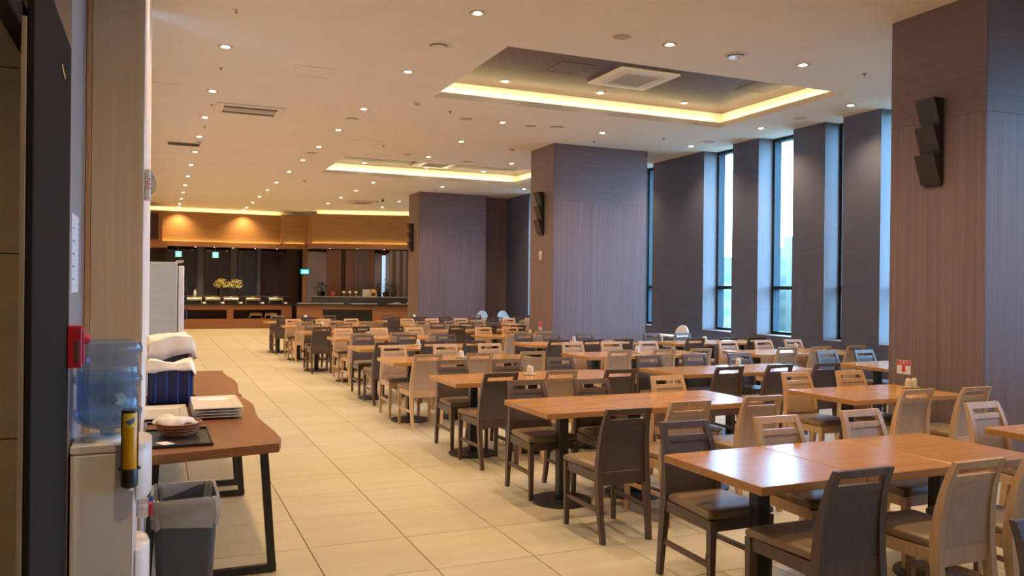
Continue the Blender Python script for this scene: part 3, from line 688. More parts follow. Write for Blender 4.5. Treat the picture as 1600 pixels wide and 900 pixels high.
tag(put('paper_card', MB().cbox(-.03, .03, -.045, .045, 0, .003, .001), 'paper', None, (.05, 4.66, ZT + .0165), .5), 'small white card lying on the black tray corner', 'card')
# plates
def plate(x, y, z, w, d_, label):
    t = put('square_plate', MB().loft([[(sx * a * w, sy * a * d_, zz) for sx, sy in ((-1, -1), (1, -1), (1, 1), (-1, 1))] for a, zz in ((.62, 0), (.66, 0), (1.0, .014), (1.0, .018), (.70, .010), (.66, .006))]), 'porcelain', None, (x, y, z))
    return tag(t, label, 'plate', 'white rectangular plates')
for k in range(4): plate(.365 + .002 * k, 5.80 - .006 * k, ZT + .019 * k, .15, .31, 'white rectangular plate, %s in the right-hand stack of four' % ('bottom', 'second', 'third', 'top')[k])
for k in range(2): plate(.045, 5.70, ZT + .019 * k, .145, .29, 'white rectangular plate, %s of the pair beside the dispenser bottle' % ('lower', 'upper')[k])
# blue cutlery boxes under white cloths
t = tag(empty('serving_tray', (.10, 6.45, ZT)), 'black serving tray under the blue ribbed box', 'tray')
put('tray_bottom', MB().cbox(-.17, .18, -.30, .20, 0, .006, .002), 'black_plastic', t); put('tray_rim', slab(MB(), -.177, .187, -.307, .207, 0, .016, [(-.168, .178, -.298, .198)]), 'black_plastic', t)
def blue_box(x, y, z, label, h=.255):
    t = tag(empty('ribbed_box', (x, y, z)), label, 'box', 'blue ribbed boxes')
    put('box_body', MB().cbox(-.15, .15, -.13, .13, 0, h, .012), 'blue_box', t)
    for k in range(4):
        xx = -.10 + k * .073
        put('rib', MB().tube([(xx, -.131, .008), (xx, -.131, h - .012)], .006, 8), 'blue_rib', t, smooth=50)
blue_box(.10, 6.37, ZT + .0065, 'dark blue ribbed box on tray, front face uncovered')
cloth('cover_cloth', .10, 6.37, ZT + .0065, .20, .19, .278, 0, 'white cloth draped over the front blue box', 5, .075)
t = tag(empty('ribbed_box', (.10, 6.95, ZT)), 'taller box behind, hidden under the second white cloth', 'box', 'blue ribbed boxes')
put('box_body', MB().cbox(-.135, .135, -.13, .13, 0, .37, .012), 'blue_box', t); put('lid', MB().cbox(-.14, .14, -.135, .135, .371, .385, .004), 'grey_trim', t)
cloth('cover_cloth', .095, 6.93, ZT, .215, .19, .425, .12, 'rumpled white cloth on the taller rear box', 8, .15, .06)

# ---- waste bin with liner
t = tag(empty('waste_bin', (.135, 4.235, 0)), 'dark blue-grey waste bin with clear liner under the table end', 'bin')
def rrect(hx, hy, r, z, n=5):
    p = []
    for cx, cy, a0 in ((hx - r, hy - r, 0), (-hx + r, hy - r, 90), (-hx + r, -hy + r, 180), (hx - r, -hy + r, 270)):
        for k in range(n + 1):
            a = math.radians(a0 + 90 * k / n); p.append((cx + r * math.cos(a), cy + r * math.sin(a), z))
    return p
put('bin_body', MB().loft([rrect(.112, .14, .035, 0), rrect(.142, .18, .04, .585), rrect(.137, .175, .038, .585), rrect(.108, .135, .033, .012)], caps=True), 'bin_blue', t, smooth=40)
lin = []
for hx, hy, z, amp in ((.145, .183, .47, .007), (.149, .187, .52, .006), (.150, .188, .57, .003), (.149, .186, .603, .001), (.138, .176, .602, .002), (.132, .168, .52, .010), (.122, .155, .38, .013)):
    lin.append([(x + amp * math.sin(i * 2.3 + z * 40), y + amp * math.cos(i * 1.9 + z * 30), z + (.012 * math.sin(i * 1.3) if z < .48 else .003 * math.sin(i * 1.7))) for i, (x, y, _) in enumerate(rrect(hx, hy, .042, z, 8))])
put('bin_liner', MB().loft(lin, caps=False), 'liner', t, smooth=60)

# ---- water dispenser
wx, wy = -.170, 3.63
t = tag(empty('water_dispenser', (wx, wy, 0.0)), 'white floor-standing water dispenser with taps on its right side', 'water dispenser')
put('cabinet', MB().cbox(-.122, .105, -.145, .145, .004, .95, .012), 'white_plastic', t)
def front(z0, z1, bul, b=.01):
    arc = [(.1052 + bul * math.cos(math.pi * (k / 10 - .5)), .142 * math.sin(math.pi * (k / 10 - .5))) for k in range(11)]
    ins = [(.1052 + (x - .1052) * .9, y * .96) for x, y in arc]
    return MB().loft([[(x, y, z) for x, y in p] for p, z in ((ins, z0), (arc, z0 + b), (arc, z1 - b), (ins, z1))])
put('head_front', front(.755, .95, .055), 'white_plastic', t, smooth=35)
put('lower_front', front(.02, .56, .05), 'white_plastic', t, smooth=35)
put('top_cap', MB().prism([(-.122, -.145), (.105, -.145)] + [(.105 + .055 * math.cos(math.pi * (k / 10 - .5)), .145 * math.sin(math.pi * (k / 10 - .5))) for k in range(1, 10)] + [(.105, .145), (-.122, .145)], .9505, .975), 'white_plastic', t)
put('drip_tray', MB().lathe([(0.001, .5625), (.055, .5625), (.058, .567), (.062, .5605)], (.115, 0, 0), 24, .6, 1.6), 'porcelain', t, smooth=40)
for yy, mt in ((-.06, 'red_plastic'), (.06, 'blue_rib')):
    tp = put('tap', MB().cbox(.1055, .15, yy - .016, yy + .016, .665, .715, .006), 'white_plastic', t); put('tap_lever', MB().cbox(.1505, .166, yy - .017, yy + .017, .675, .722, .004), mt, tp)
put('collar', MB().lathe([(0.085, .9752), (.083, .988), (.07, .995), (0.05, .995)], (-.015, 0, 0), 28), 'white_plastic', t, smooth=40)
b = tag(empty('water_bottle', (wx - .003, wy, .996)), 'large blue transparent water bottle upended on the dispenser', 'water bottle')
pr_ = [(r * .97, z * .99) for r, z in [(0.028, 0.0), (0.03, .02), (.085, .035), (.120, .06), (.128, .085), (.128, .10), (.116, .110), (.116, .202), (.128, .214), (.128, .232), (.116, .244), (.116, .318), (.128, .33), (.128, .352), (.120, .372), (.10, .378), (0.001, .372)]]
put('bottle_shell', MB().lathe(pr_, n=40), 'bottle_blue', b, smooth=50)
put('water_body', MB().lathe([(0.001, .034), (.076, .042), (.106, .066), (.108, .10), (.108, .25), (0.001, .25)], n=32), 'bottle_blue', b, smooth=50)
lb = MB()
for k in range(8): lb.box(-.062 + k * .013, -.054 + k * .013, -.1140, -.1132, .135 + .006 * (k % 3), .165 - .004 * (k % 2))
put('label_print', lb, 'blue_print', b)
put('label_emblem', MB().lathe([(0.001, 0), (.024, 0)], n=18), 'pale_blue_leaf', b, (.048, -.1035, .15)).rotation_euler = (math.radians(90), 0, math.radians(25))
# cup tube on the dispenser's side
c = tag(empty('cup_dispenser', (-.088, 3.452, .805)), 'yellow and black tube cup dispenser fixed to the dispenser side', 'cup dispenser')
put('tube', MB().lathe([(.027, .075), (.027, .30), (.024, .305), (0.001, .305)], n=24), 'yellow_tube', c, smooth=40)
put('base_cup', MB().lathe([(.024, .012), (.031, .02), (.031, .080), (.028, .085)], n=24), 'black_plastic', c, smooth=40)
put('cup', MB().lathe([(0.012, 0.0), (.020, .02), (.021, .03)], n=18), 'porcelain', c, smooth=40)
for x in (-.033, .033): put('knob', MB().sphere((x, 0, .085), .007), 'black_plastic', c, smooth=60)
for x in (-.0275, .0275): put('side_strip', MB().cbox(x - .003, x + .003, -.006, .006, .085, .308, .001), 'black_plastic', c)
put('rim', MB().lathe([(.028, .300), (.0295, .304), (.028, .310), (.024, .310)], n=24), 'black_plastic', c, smooth=40)
lab_ = MB(); 
for k in range(7):
    a0, a1 = [math.radians(-90 + (q - 3.5) * 13) for q in (k, k + 1)]; rr = .0276
    lab_.add([(rr * math.cos(a0), rr * math.sin(a0), .245), (rr * math.cos(a1), rr * math.sin(a1), .245), (rr * math.cos(a1), rr * math.sin(a1), .298), (rr * math.cos(a0), rr * math.sin(a0), .298)], [(0, 1, 2, 3)])
l1 = put('label_sticker', lab_, 'label_yellow', c)
em = MB()
for k in range(5):
    a0, a1 = [math.radians(-90 + (q - 2.5) * 15) for q in (k, k + 1)]; rr = .0279; lo = .252 + .006 * abs(k - 2)
    em.add([(rr * math.cos(a0), rr * math.sin(a0), lo), (rr * math.cos(a1), rr * math.sin(a1), lo), (rr * math.cos(a1), rr * math.sin(a1), .270 + .003 * k), (rr * math.cos(a0), rr * math.sin(a0), .268 + .003 * k)], [(0, 1, 2, 3)])
put('label_emblem', em, 'blue_print', l1)
# red wall box above the bottle, notice on the partition
t = tag(empty('red_wall_box', (-.2995, 3.425, 1.285)), 'red plastic wall unit with round knob, above the water bottle', 'wall unit')
put('housing', MB().cbox(0.0005, .050, -.032, .032, 0, .155, .004), 'red_plastic', t)
put('front_panel', MB().cbox(.0505, .056, -.027, .027, .01, .145, .002), 'red_plastic', t)
put('knob', MB().sphere((.056, 0, .105), .022, 16, 10), 'red_plastic', t, smooth=60)
put('recess_strip', MB().cbox(.026, .040, -.036, -.0321, .02, .10, .001), 'dark_slot', t)
n_ = tag(empty('paper_notice', (-.3015, 3.72, 1.56)), 'white printed paper notice on the narrow grey partition', 'notice')
put('sheet', MB().box(0, .0012, -.16, .14, 0, .31), 'paper', n_)
tx = MB()
for k in range(13): tx.box(.00125, .0016, .10, .112, .02 + k * .021, .034 + k * .021)
for k in range(5): tx.box(.00125, .0016, -.13, -.05 + .02 * (k % 2), .05 + k * .05, .056 + k * .05)
put('print_lines', tx, 'blue_print', n_)
# fire alarm strobe
t = tag(empty('fire_alarm', (-.0607, 4.56, 2.025)), 'white fire alarm strobe lettered FIRE high on the pillar', 'fire alarm')
put('housing', MB().cbox(0.0005, .030, -.07, .07, 0, .150, .006), 'white_plastic', t)
put('strobe_lens', MB().prism([(.0305, .035), (.052, .05), (.056, .08), (.050, .105), (.0305, .125)], -.055, .055, 1), 'strobe_lens', t, smooth=30)
put('hood', MB().prism([(.0305, .125), (.052, .106), (.034, .142), (.0305, .145)], -.06, .06, 1), 'white_plastic', t)
me = text_mesh('FIRE', .034); o = put('lettering', me, 'red_print', t); o.matrix_basis = Matrix.Translation((.0155, -.0706, .075)) @ Matrix(((0, 1, 0, 0), (0, 0, -1, 0), (-1, 0, 0, 0), (0, 0, 0, 1)))

# ---- signs on the columns
s = tag(empty('extinguisher_sign', (6.649, 5.73, .80)), 'white and red extinguisher sticker with down arrow on nearest column', 'sign')
put('sheet', MB().box(-.0015, 0, -.08, .08, 0, .135), 'paper', s)
put('red_band', MB().box(-.002, -.00155, -.076, .076, .085, .131), 'red_print', s)
put('arrow', MB().prism([(-.018, .086), (-.018, .045), (-.032, .045), (0, .012), (.032, .045), (.018, .045), (.018, .086)], -.002, -.00155, 0), 'red_print', s)
me = text_mesh('소화기', .042); o = put('lettering', me, 'paper', s); o.matrix_basis = Matrix.Translation((-.0022, 0, .107)) @ Matrix(((0, 0, -1, 0), (-1, 0, 0, 0), (0, 1, 0, 0), (0, 0, 0, 1)))
s = tag(empty('extinguisher_sign', (6.649, 13.90, .80)), 'small red and white sticker low on the mid-hall column', 'sign')
put('sheet', MB().box(-.0015, 0, -.07, .07, 0, .15), 'paper', s); put('red_band', MB().box(-.002, -.00155, -.066, .066, .06, .146), 'red_print', s)
put('arrow', MB().prism([(-.016, .059), (-.016, .035), (-.03, .035), (0, .01), (.03, .035), (.016, .035), (.016, .059)], -.002, -.00155, 0), 'red_print', s)
t = tag(empty('alarm_strobe', (6.648, 13.88, 2.12)), 'white oval alarm strobe on the mid-hall column', 'alarm')
put('housing', MB().cbox(-.03, 0.0005, -.05, .05, 0, .17, .012), 'white_plastic', t); put('strobe_lens', MB().sphere((-.035, 0, .085), .035, 14, 8, 1.4), 'strobe_lens', t, smooth=60)

# ================================================================== REFRIGERATOR
t = tag(empty('refrigerator', (-.16, 10.2, 0)), 'tall pale grey refrigerator standing beyond the service tables', 'refrigerator')
put('cabinet', MB().cbox(-.18, .375, -.33, .33, .06, 1.84, .006), 'fridge_steel', t)
for z0, z1 in ((.08, .98), (.99, 1.80)):
    d_ = put('door', MB().cbox(.385, .445, -.325, .325, z0, z1, .008), 'white_plastic', t)
    put('handle', MB().tube([(.447, -.26, z0 + .2), (.475, -.26, z0 + .23), (.475, -.26, z1 - .23), (.447, -.26, z1 - .2)], .009, 8), 'black_steel', d_, smooth=50)
put('hinge', MB().cbox(.36, .44, .22, .30, 1.842, 1.862, .003), 'grey_trim', t); put('hinge', MB().cbox(.36, .44, -.30, -.22, 1.842, 1.862, .003), 'grey_trim', t)
for x in (-.15, .34):
    for y in (-.28, .28): put('foot', MB().lathe([(0.022, 0), (.022, .06)], (x, y, 0), 10), 'black_plastic', t)
put('sticker', MB().box(.4455, .447, -.31, -.27, 1.0, 1.03), 'leaf_green', t)

# ================================================================== BUFFET END
# back run: fascia, light beam, tinted glass
ff = struct(put('trim_1', MB().box(-.34, 4.15, 30.62, 30.74, 3.08, 4.12), 'fascia_wood'))
put('light_beam', MB().cbox(-.34, 4.25, 30.38, 30.74, 2.90, 3.06, .004), 'beam_wood', ff)
put('led_strip', MB().box(-.3, 4.1, 30.57, 30.60, 3.0605, 3.064), 'led_far', ff)
put('cove_led', MB().box(-.3, 4.1, 30.80, 30.84, 4.05, 4.065), 'led_far', ff)
put('cove_back', MB().box(-.34, 5.0, 31.0, 31.05, 3.9, ZC), 'cove_paint', ff)
put('cove_shelf', MB().box(-.34, 5.0, 30.74, 31.0, 4.0, 4.04), 'cove_paint', ff)
f2 = struct(put('trim_2', MB().box(4.15, 5.02, 30.20, 30.32, 3.08, 4.12), 'fascia_wood'))
put('light_beam', MB().cbox(4.15, 4.99, 30.05, 30.32, 2.90, 3.06, .004), 'beam_wood', f2)
put('return_panel', MB().box(4.12, 4.15, 30.20, 30.62, 3.08, 4.12), 'fascia_wood', f2)
put('led_strip', MB().box(4.2, 4.9, 30.15, 30.18, 3.0605, 3.064), 'led_far', f2)
AN = math.radians(-18)
f3 = struct(empty('trim_3', (5.02, 29.25, 0), AN))
put('fascia', MB().box(0, 5.2, 0, .12, 3.08, 4.12), 'fascia_wood', f3); put('fascia_return', MB().box(0.0, .04, .0, .95, 3.08, 4.12), 'fascia_wood', f3, rz=-AN); put('beam_return', MB().box(-.02, .04, .0, .80, 2.90, 3.06), 'beam_wood', f3, rz=-AN)
put('light_beam', MB().cbox(-.12, 5.2, -.22, .12, 2.90, 3.06, .004), 'beam_wood', f3)
put('led_strip', MB().box(.0, 5.1, -.05, -.02, 3.0605, 3.064), 'led_far', f3)
put('cove_back', MB().box(0.1, 5.2, .42, .47, 3.9, ZC), 'cove_paint', f3); put('cove_shelf', MB().box(0.1, 5.2, .12, .42, 4.0, 4.04), 'cove_paint', f3); put('cove_led', MB().box(.15, 5.1, .20, .24, 4.05, 4.065), 'led_far', f3)
struct(put('trim_4', MB().box(-.34, .16, 29.2, 30.3, 2.96, 4.0), 'beam_wood')); put('dark_inset', MB().box(-.30, .04, 29.19, 29.199, 3.05, 3.9), 'niche_dark', bpy.data.objects['trim_4']); put('lower_shelf', MB().box(-.34, .32, 29.0, 30.3, 2.80, 2.959), 'beam_wood', bpy.data.objects['trim_4'])
# tinted glass behind the left counter
gw = struct(put('wall_glass', MB().box(-.34, 5.0, 32.0, 32.1, 0, 3.1), 'niche_dark'))
xs = [.3, .95, 1.32, 1.62, 2.48, 2.78, 3.42, 3.62, 4.30, 4.55]
for k, (a, b) in enumerate(zip(xs, xs[1:])):
    narrow = k in (2, 4, 6)
    if narrow: put('wood_strip', MB().box(a + .05, b - .05, 31.955, 31.999, 1.0, 2.95), 'pier_veneer_glare', gw)
    else: put('glass_panel', MB().box(a + .004, b - .004, 31.98, 31.999, 1.0, 2.95), 'tinted_mirror', gw)
# panels behind the right counter
bw = struct(empty('wall_buffet', (5.0, 31.2, 0), AN))
put('backing', MB().box(0, 5.3, .0, .1, 0, 3.05), 'niche_dark', bw)
for a, b, mt in [(.02, .19, 'strip_wood'), (.19, .90, 'tinted_mirror'), (.90, 1.447, 'strip_wood'), (1.447, 1.61, 'niche_dark'), (1.61, 1.92, 'strip_wood'), (1.92, 2.52, 'veneer_v'), (2.52, 2.68, 'strip_wood'), (2.68, 2.93, 'tinted_mirror'), (3.11, 3.24, 'tinted_mirror'),
                 (3.24, 3.36, 'grey_trim'), (3.36, 3.48, 'strip_wood'), (3.48, 3.63, 'grey_trim'), (3.63, 3.75, 'strip_wood'), (3.75, 3.88, 'grey_trim'), (3.88, 4.4, 'strip_wood')]:
    put('wall_panel', MB().box(a + .004, b - .004, -.03 if 'wood' in mt or 'grey' in mt else -.012, -.0005, .95, 2.93), mt, bw)
put('bright_window', MB().box(2.96, 3.10, -.02, -.0005, 1.2, 2.75), 'lit_window', bw)
bl_d = bpy.data.lights.new('beam_lamp_light', 'SPOT'); bl_d.energy = 45; bl_d.color = (1.0, 0.74, 0.42); bl_d.spot_size = math.radians(100); bl_d.spot_blend = 0.7; bl_d.shadow_soft_size = 0.03
for k, (x, y) in enumerate([(1.24, 30.6), (1.86, 30.6), (2.48, 30.6), (3.24, 30.6), (4.0, 30.6), (5.6, 28.95), (6.5, 28.66), (7.4, 28.37), (8.3, 28.08)]):
    o = tag(empty('counter_lamp', (x, y, 2.899)), 'small lamp under the buffet beam, %s from the left' % ORD[k], 'lamp', 'buffet beam lamps')
    put('trim_ring', MB().lathe([(0.03, 0), (0.032, -.008), (0.045, -.006), (0.046, 0)], n=14), 'steel', o, smooth=40); put('bulb', MB().lathe([(0.001, -.012), (0.026, -.006), (.028, 0)], n=12), 'bulb', o, smooth=60)
    s_ = bpy.data.objects.new('beam_lamp_light', bl_d); COL.objects.link(s_); s_.parent = o; s_.location = (0, 0, -.03); s_.rotation_euler = (math.radians(8), 0, 0)
# left counter
c = tag(empty('buffet_counter', (0.25, 30.9, 0)), 'left buffet counter with wooden front, niches and black stone top', 'counter')
put('plinth', MB().box(0, 4.35, .02, .9, 0, .355), 'counter_wood', c); put('top_board', MB().box(0, 4.35, .02, .9, .68, .845), 'counter_wood', c)
for a, b in ((0, .5), (2.08, 2.30), (3.98, 4.35)): put('front_stile', MB().box(a, b, .02, .9, .3555, .6795), 'counter_wood', c)
put('niche_back', MB().box(.5, 3.98, .6, .62, .3555, .6795), 'niche_dark', c)
put('stone_top', MB().cbox(-.03, 4.38, -.04, .9, .8455, .905, .006), 'granite', c); put('stone_upstand', MB().cbox(-.03, 4.38, .62, .9, .9055, 1.17, .006), 'granite', c)
put('upstand_trim', MB().box(-.03, 4.38, .612, .6195, 1.155, 1.172), 'steel', c)
def chafing(x, y, z, label, grp, par=None, s=1.0):
    t = tag(empty('chafing_dish', (x, y, z), random.uniform(-.05, .05)), label, 'chafing dish', grp)
    put('water_pan', MB().cbox(-.26 * s, .26 * s, -.17, .17, .10, .155, .012), 'steel', t)
    arc = [(.165 * math.cos(math.pi * k / 8), .16 + .085 * math.sin(math.pi * k / 8)) for k in range(9)]
    l = put('lid', MB().prism(arc, -.25 * s, .25 * s, 0), 'steel', t, smooth=50)
    put('lid_handle', MB().tube([(-.06, -.10, .225), (-.05, -.125, .245), (.05, -.125, .245), (.06, -.10, .225)], .008, 6), 'steel', l, smooth=60)
    for sx in (-1, 1):
        for sy in (-1, 1): put('leg', MB().tube([(sx * .25 * s, sy * .15, 0), (sx * .23 * s, sy * .14, .10)], [.014, .010], 8), 'steel', t, smooth=50)
    put('lower_shelf', MB().cbox(-.23 * s, .23 * s, -.12, .12, .03, .038, .002), 'black_steel', t)
    return t
for k, x in enumerate((1.24, 1.86, 2.48, 3.24, 4.06)):
    chafing(x, 31.18, .906, 'shiny chafing dish on the left buffet counter, %s from the left' % ORD[k], 'chafing dishes on the counter')
    tag(put('name_card', MB().prism([(-.03, 0), (.03, 0), (0, .05)], -.05, .05, 0), 'paper', None, (x + .33, 30.99, .906)), 'small white name card right of the %s chafing dish' % ORD[k], 'card', 'buffet name cards')
for k, x in enumerate((3.34, 3.88)): chafing(x, 31.22, .356, 'spare chafing dish inside the counter niche, %s one' % ('left', 'right')[k], 'spare chafing dishes', s=.85)
# yellow flower arrangements
def bouquet(x, y, z, label):
    t = tag(empty('flower_arrangement', (x, y, z)), label, 'flowers', 'yellow flower arrangements')
    put('vase', MB().lathe([(0.05, 0), (.07, .05), (.06, .22), (.045, .26), (.055, .28)], n=18), 'black_plastic', t, smooth=45)
    mb = MB(); r = random.Random(int(x * 100))
    for k in range(320):
        a = r.uniform(0, 6.283); e = r.uniform(-.55, 1.4); R = r.uniform(.10, .29)
        p = Vector((R * math.cos(a) * math.cos(e), R * math.sin(a) * math.cos(e) * .6, .40 + R * math.sin(e) * .85)); q = r.uniform(.018, .034)
        u = Vector((r.uniform(-1, 1), r.uniform(-1, 1), r.uniform(-1, 1))).normalized(); w = u.cross(p).normalized() * q; u = u * q
        mb.add([p - u - w * .4, p + w, p + u - w * .4, p - w], [(0, 1, 2, 3)])
    o = put('blossoms', mb, 'yellow_petal', t); o['kind'] = 'stuff'
    st = MB()
    for k in range(10): st.tube([(0, 0, .2), (.09 * math.cos(k * .63), .09 * math.sin(k * .63), .42)], .004, 5)
    put('stems', st, 'leaf_green', t)
bouquet(2.17, 31.66, 1.171, 'yellow flower arrangement behind the chafing dishes, left one'); bouquet(2.66, 31.66, 1.171, 'yellow flower arrangement behind the chafing dishes, right one')
t = tag(empty('bottle_dispenser', (1.28, 31.66, 1.171)), 'small white pump bottle on the buffet ledge near the refrigerator', 'bottle'); put('body', MB().lathe([(.05, 0), (.05, .16), (.02, .2), (.02, .23)], n=14), 'porcelain', t, smooth=40); put('pump', MB().cbox(-.05, .015, -.012, .012, .2305, .25, .003), 'black_plastic', t)
# right counter
c = tag(empty('buffet_counter', (4.72, 30.05, 0), AN), 'right buffet counter with louvred wooden front and black stone top', 'counter')
put('plinth', MB().box(0, 4.9, .02, .95, 0, .30), 'counter_wood', c); put('front_panel', MB().box(0, .85, .02, .95, .3005, .845), 'counter_wood', c); put('front_panel', MB().box(2.62, 4.9, .02, .95, .3005, .845), 'counter_wood', c); put('top_board', MB().box(.85, 2.62, .02, .95, .72, .845), 'counter_wood', c)
put('louvre_box', MB().box(.85, 2.62, .10, .95, .3005, .7195), 'niche_dark', c)
for q in range(4):
    for k in range(7): put('louvre', MB().box(.87 + q * .438, .87 + q * .438 + .42, .03, .09, .32 + k * .056, .355 + k * .056), 'black_steel', c)
put('end_panel', MB().box(-.08, 0, .02, .95, 0, .845), 'counter_wood', c)
put('stone_top', MB().cbox(-.12, 4.95, -.05, .95, .8455, .915, .006), 'granite', c); put('stone_upstand', MB().cbox(.35, 4.95, .60, .95, .9155, 1.19, .006), 'granite', c); put('upstand_trim', MB().box(.35, 4.95, .592, .5995, 1.175, 1.192), 'grey_trim', c)
def onc(s, d_, z): # a spot along the right counter
    return (4.72 + s * math.cos(AN) - d_ * math.sin(AN), 30.05 + s * math.sin(AN) + d_ * math.cos(AN), z)
for k, (s_, w) in enumerate([(.35, .45), (1.15, .42), (2.3, .5), (3.5, .35)]):
    tag(put('long_platter', MB().loft([[(sx * a * w, sy * a * .16, zz) for sx, sy in ((-1, -1), (1, -1), (1, 1), (-1, 1))] for a, zz in ((.8, 0), (1, .02), (1, .026), (.85, .012))]), 'porcelain', None, onc(s_, .25, .916), AN), 'long white platter on the right buffet counter, %s from left' % ORD[k], 'platter', 'white buffet platters')
t = tag(empty('plate_stack', onc(3.42, .26, .930), AN), 'low pile of white saucers on the rightmost platter', 'saucers')
for k in range(3): put('saucer', MB().lathe([(.06, 0), (.11, .016), (.11, .02), (.05, .008), (.001, .008)], (-.1 + k * .1, 0, .02 * k), 18), 'porcelain', t, smooth=40)
tag(put('name_card', MB().prism([(-.03, 0), (.03, 0), (0, .09)], -.08, .08, 0), 'paper', None, onc(3.95, .2, .916), AN), 'white name card at the right end of the right counter', 'card', 'buffet name cards')
def plant(s_, label, pot, leaf, seed, h=.45, n=46, wide=.22):
    t = tag(empty('potted_plant', onc(s_, .76, 1.191), AN), label, 'plant', 'buffet plants')
    put('pot', MB().lathe([(.075, 0), (.10, .15), (.108, .15), (.108, .175), (.09, .175), (.085, .15), (.001, .15)], n=18), pot, t, smooth=35)
    r = random.Random(seed); mb = MB(); st = MB()
    for k in range(n):
        a = r.uniform(0, 6.283); R = r.uniform(.03, wide); z = .17 + r.uniform(.05, h) * (1 - .5 * R / wide); p = Vector((R * math.cos(a), R * math.sin(a) * .7, z)); q = r.uniform(.03, .055)
        d1 = Vector((math.cos(a), math.sin(a), r.uniform(-.3, .8))).normalized() * q * 1.7; d2 = Vector((-math.sin(a), math.cos(a), r.uniform(-.3, .3))) * q * .5
        mb.add([p - d1 * .5, p + d2, p + d1, p - d2], [(0, 1, 2, 3)])
        if k % 5 == 0: st.tube([(0, 0, .15), tuple(p * .6 + Vector((0, 0, .06))), tuple(p)], .004, 5)
    o = put('leaves', mb, leaf, t); o['kind'] = 'stuff'; put('stems', st, 'leaf_green', t)
plant(.62, 'dark leafy plant at the left end of the right counter ledge', 'black_plastic', 'leaf_green', 3, .4, 50, .3)
plant(1.12, 'red-leaved plant in a terracotta pot on the counter ledge', 'terracotta', 'red_leaf', 5, .32, 40, .2)
plant(3.02, 'pale blue frosted plant on the counter ledge', 'black_plastic', 'pale_blue_leaf', 7, .62, 60, .13)
plant(2.75, 'green feathery plant just left of the frosted plant', 'black_plastic', 'leaf_green', 9, .55, 40, .2); plant(3.35, 'dark bushy plant just right of the frosted plant', 'black_plastic', 'leaf_green', 11, .4, 70, .2)
for k, s_ in enumerate((1.52, 1.74, 1.96)):
    t = tag(empty('chrome_urn', onc(s_, .76, 1.191)), 'small chrome serving urn on the ledge, %s of three' % POS[k], 'urn', 'chrome serving urns')
    put('stand', MB().lathe([(.06, 0), (.03, .02), (.02, .06), (.035, .08)], n=16), 'steel', t, smooth=45); put('bowl', MB().lathe([(.035, .0805), (.09, .12), (.10, .19), (.10, .2)], n=18), 'steel', t, smooth=45); put('lid', MB().lathe([(.10, .201), (.07, .23), (.012, .245), (.012, .265), (.001, .27)], n=18), 'steel', t, smooth=45)
t = tag(empty('drawer_box', onc(2.34, .76, 1.191), AN), 'grey three-tier drawer box on the counter ledge', 'box'); put('casing', MB().cbox(-.14, .14, -.12, .12, 0, .27, .006), 'grey_trim', t)
for k in range(3): put('drawer', MB().cbox(-.125, .125, -.128, -.1205, .015 + k * .083, .09 + k * .083, .003), 'fridge_steel', t)
t = tag(empty('bread_bin', onc(2.66 - .06, .58 + .2, 1.191), AN), 'warm-lit house-shaped bread box on the counter ledge', 'bread box'); put('walls', MB().cbox(-.12, .12, -.11, .11, 0, .19, .004), 'toaster_gold', t); put('roof', MB().prism([(-.14, .1905), (.14, .1905), (.05, .28), (-.05, .28)], -.12, .12, 1), 'toaster_gold', t); put('opening', MB().box(-.08, .08, -.1115, -.1105, .03, .15), 'niche_dark', t)
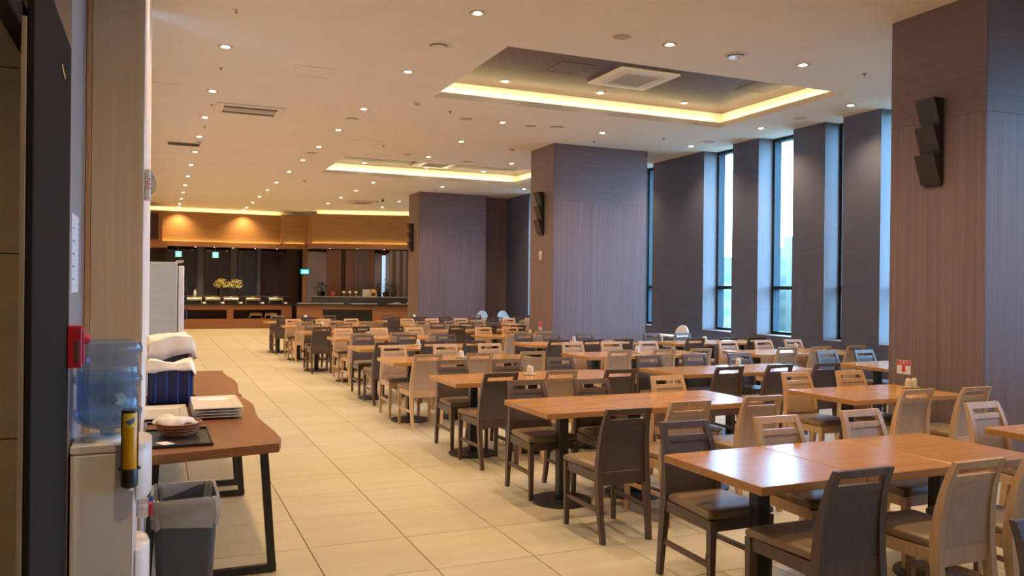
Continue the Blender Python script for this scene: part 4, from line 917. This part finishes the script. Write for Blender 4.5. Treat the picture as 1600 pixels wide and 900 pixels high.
# lit signs
t = tag(empty('wall_sign', (5.09, 31.08, 2.0), AN), 'glowing teal sign on the wall between the two counters', 'sign'); put('sign_box', MB().cbox(-.17, .17, -.03, .03, 0, .20, .006), 'black_plastic', t); put('lit_face', MB().box(-.16, .16, -.033, -.0305, .01, .19), 'teal_sign', t)
for z in (.05, .11): put('text_line', MB().box(-.11, .11, -.0345, -.0331, z, z + .03), 'sign_glyph', t)
for k, x in enumerate((1.98, .72)):
    t = tag(empty('exit_sign', (x, 31.9, 2.56)), 'small green lit exit sign by the buffet glass, %s one' % ('right', 'left')[k], 'exit sign', 'green exit signs')
    put('sign_box', MB().cbox(-.11, .11, -.03, .03, 0, .22, .004), 'off_white', t); put('lit_face', MB().box(-.10, .10, -.033, -.0305, .01, .21), 'green_sign', t)
    put('running_figure', MB().prism([(-.03, .05), (-.005, .09), (.02, .05), (.035, .055), (.008, .115), (.03, .125), (.03, .14), (-.01, .14), (-.035, .12), (-.03, .11), (-.012, .12), (-.018, .095), (-.045, .06)], -.0345, -.0331, 1), 'sign_glyph', t)
    put('stem', MB().tube([(0, 0, .22), (0, 0, .36)], .01, 8), 'grey_trim', t)
for k, (x, y) in enumerate(((3.3, 20.0), (6.0, 19.95))):
    t = tag(empty('cutlery_pot', (x, y, .7255)), 'small dark cutlery pot on the furthest row, %s one' % ('left', 'right')[k], 'pot', 'cutlery pots')
    put('pot', MB().lathe([(.06, 0), (.065, .10), (.058, .10), (.054, .01), (.001, .01)], n=16), 'black_plastic', t, smooth=40); put('napkin_tip', MB().lathe([(.045, .05), (.03, .14), (.001, .16)], n=8), 'linen', t)

# ================================================================== OUTSIDE
struct(put('ground', MB().box(14, 900, -700, 900, -16.2, -16), 'concrete'))
for k, (x, y, w, d_, h) in enumerate([(94, 122, 16, 14, 21), (114, 122, 14, 14, 25.5)]):
    t = tag(empty('apartment_building', (x, y, -16)), ('lower hazy apartment block seen through the further bright window', 'taller hazy apartment block seen through the nearer bright window')[k], 'building', 'distant buildings')
    put('walls', MB().box(-w / 2, w / 2, -d_ / 2, d_ / 2, 0, h), 'concrete', t); put('roof_house', MB().box(-w / 6, w / 6, -d_ / 6, d_ / 6, h, h + 2.5), 'concrete', t)
    wn = MB()
    for f in range(int(h // 3)):
        for q in range(5): wn.box(-w / 2 - .05, -w / 2 + .01, -d_ / 2 + (q + .25) * d_ / 5, -d_ / 2 + (q + .75) * d_ / 5, f * 3 + 1, f * 3 + 2.3); wn.box(-w / 2 + (q + .25) * w / 5, -w / 2 + (q + .75) * w / 5, -d_ / 2 - .05, -d_ / 2 + .01, f * 3 + 1, f * 3 + 2.3)
    o = put('window_bands', wn, 'tree_green', t)
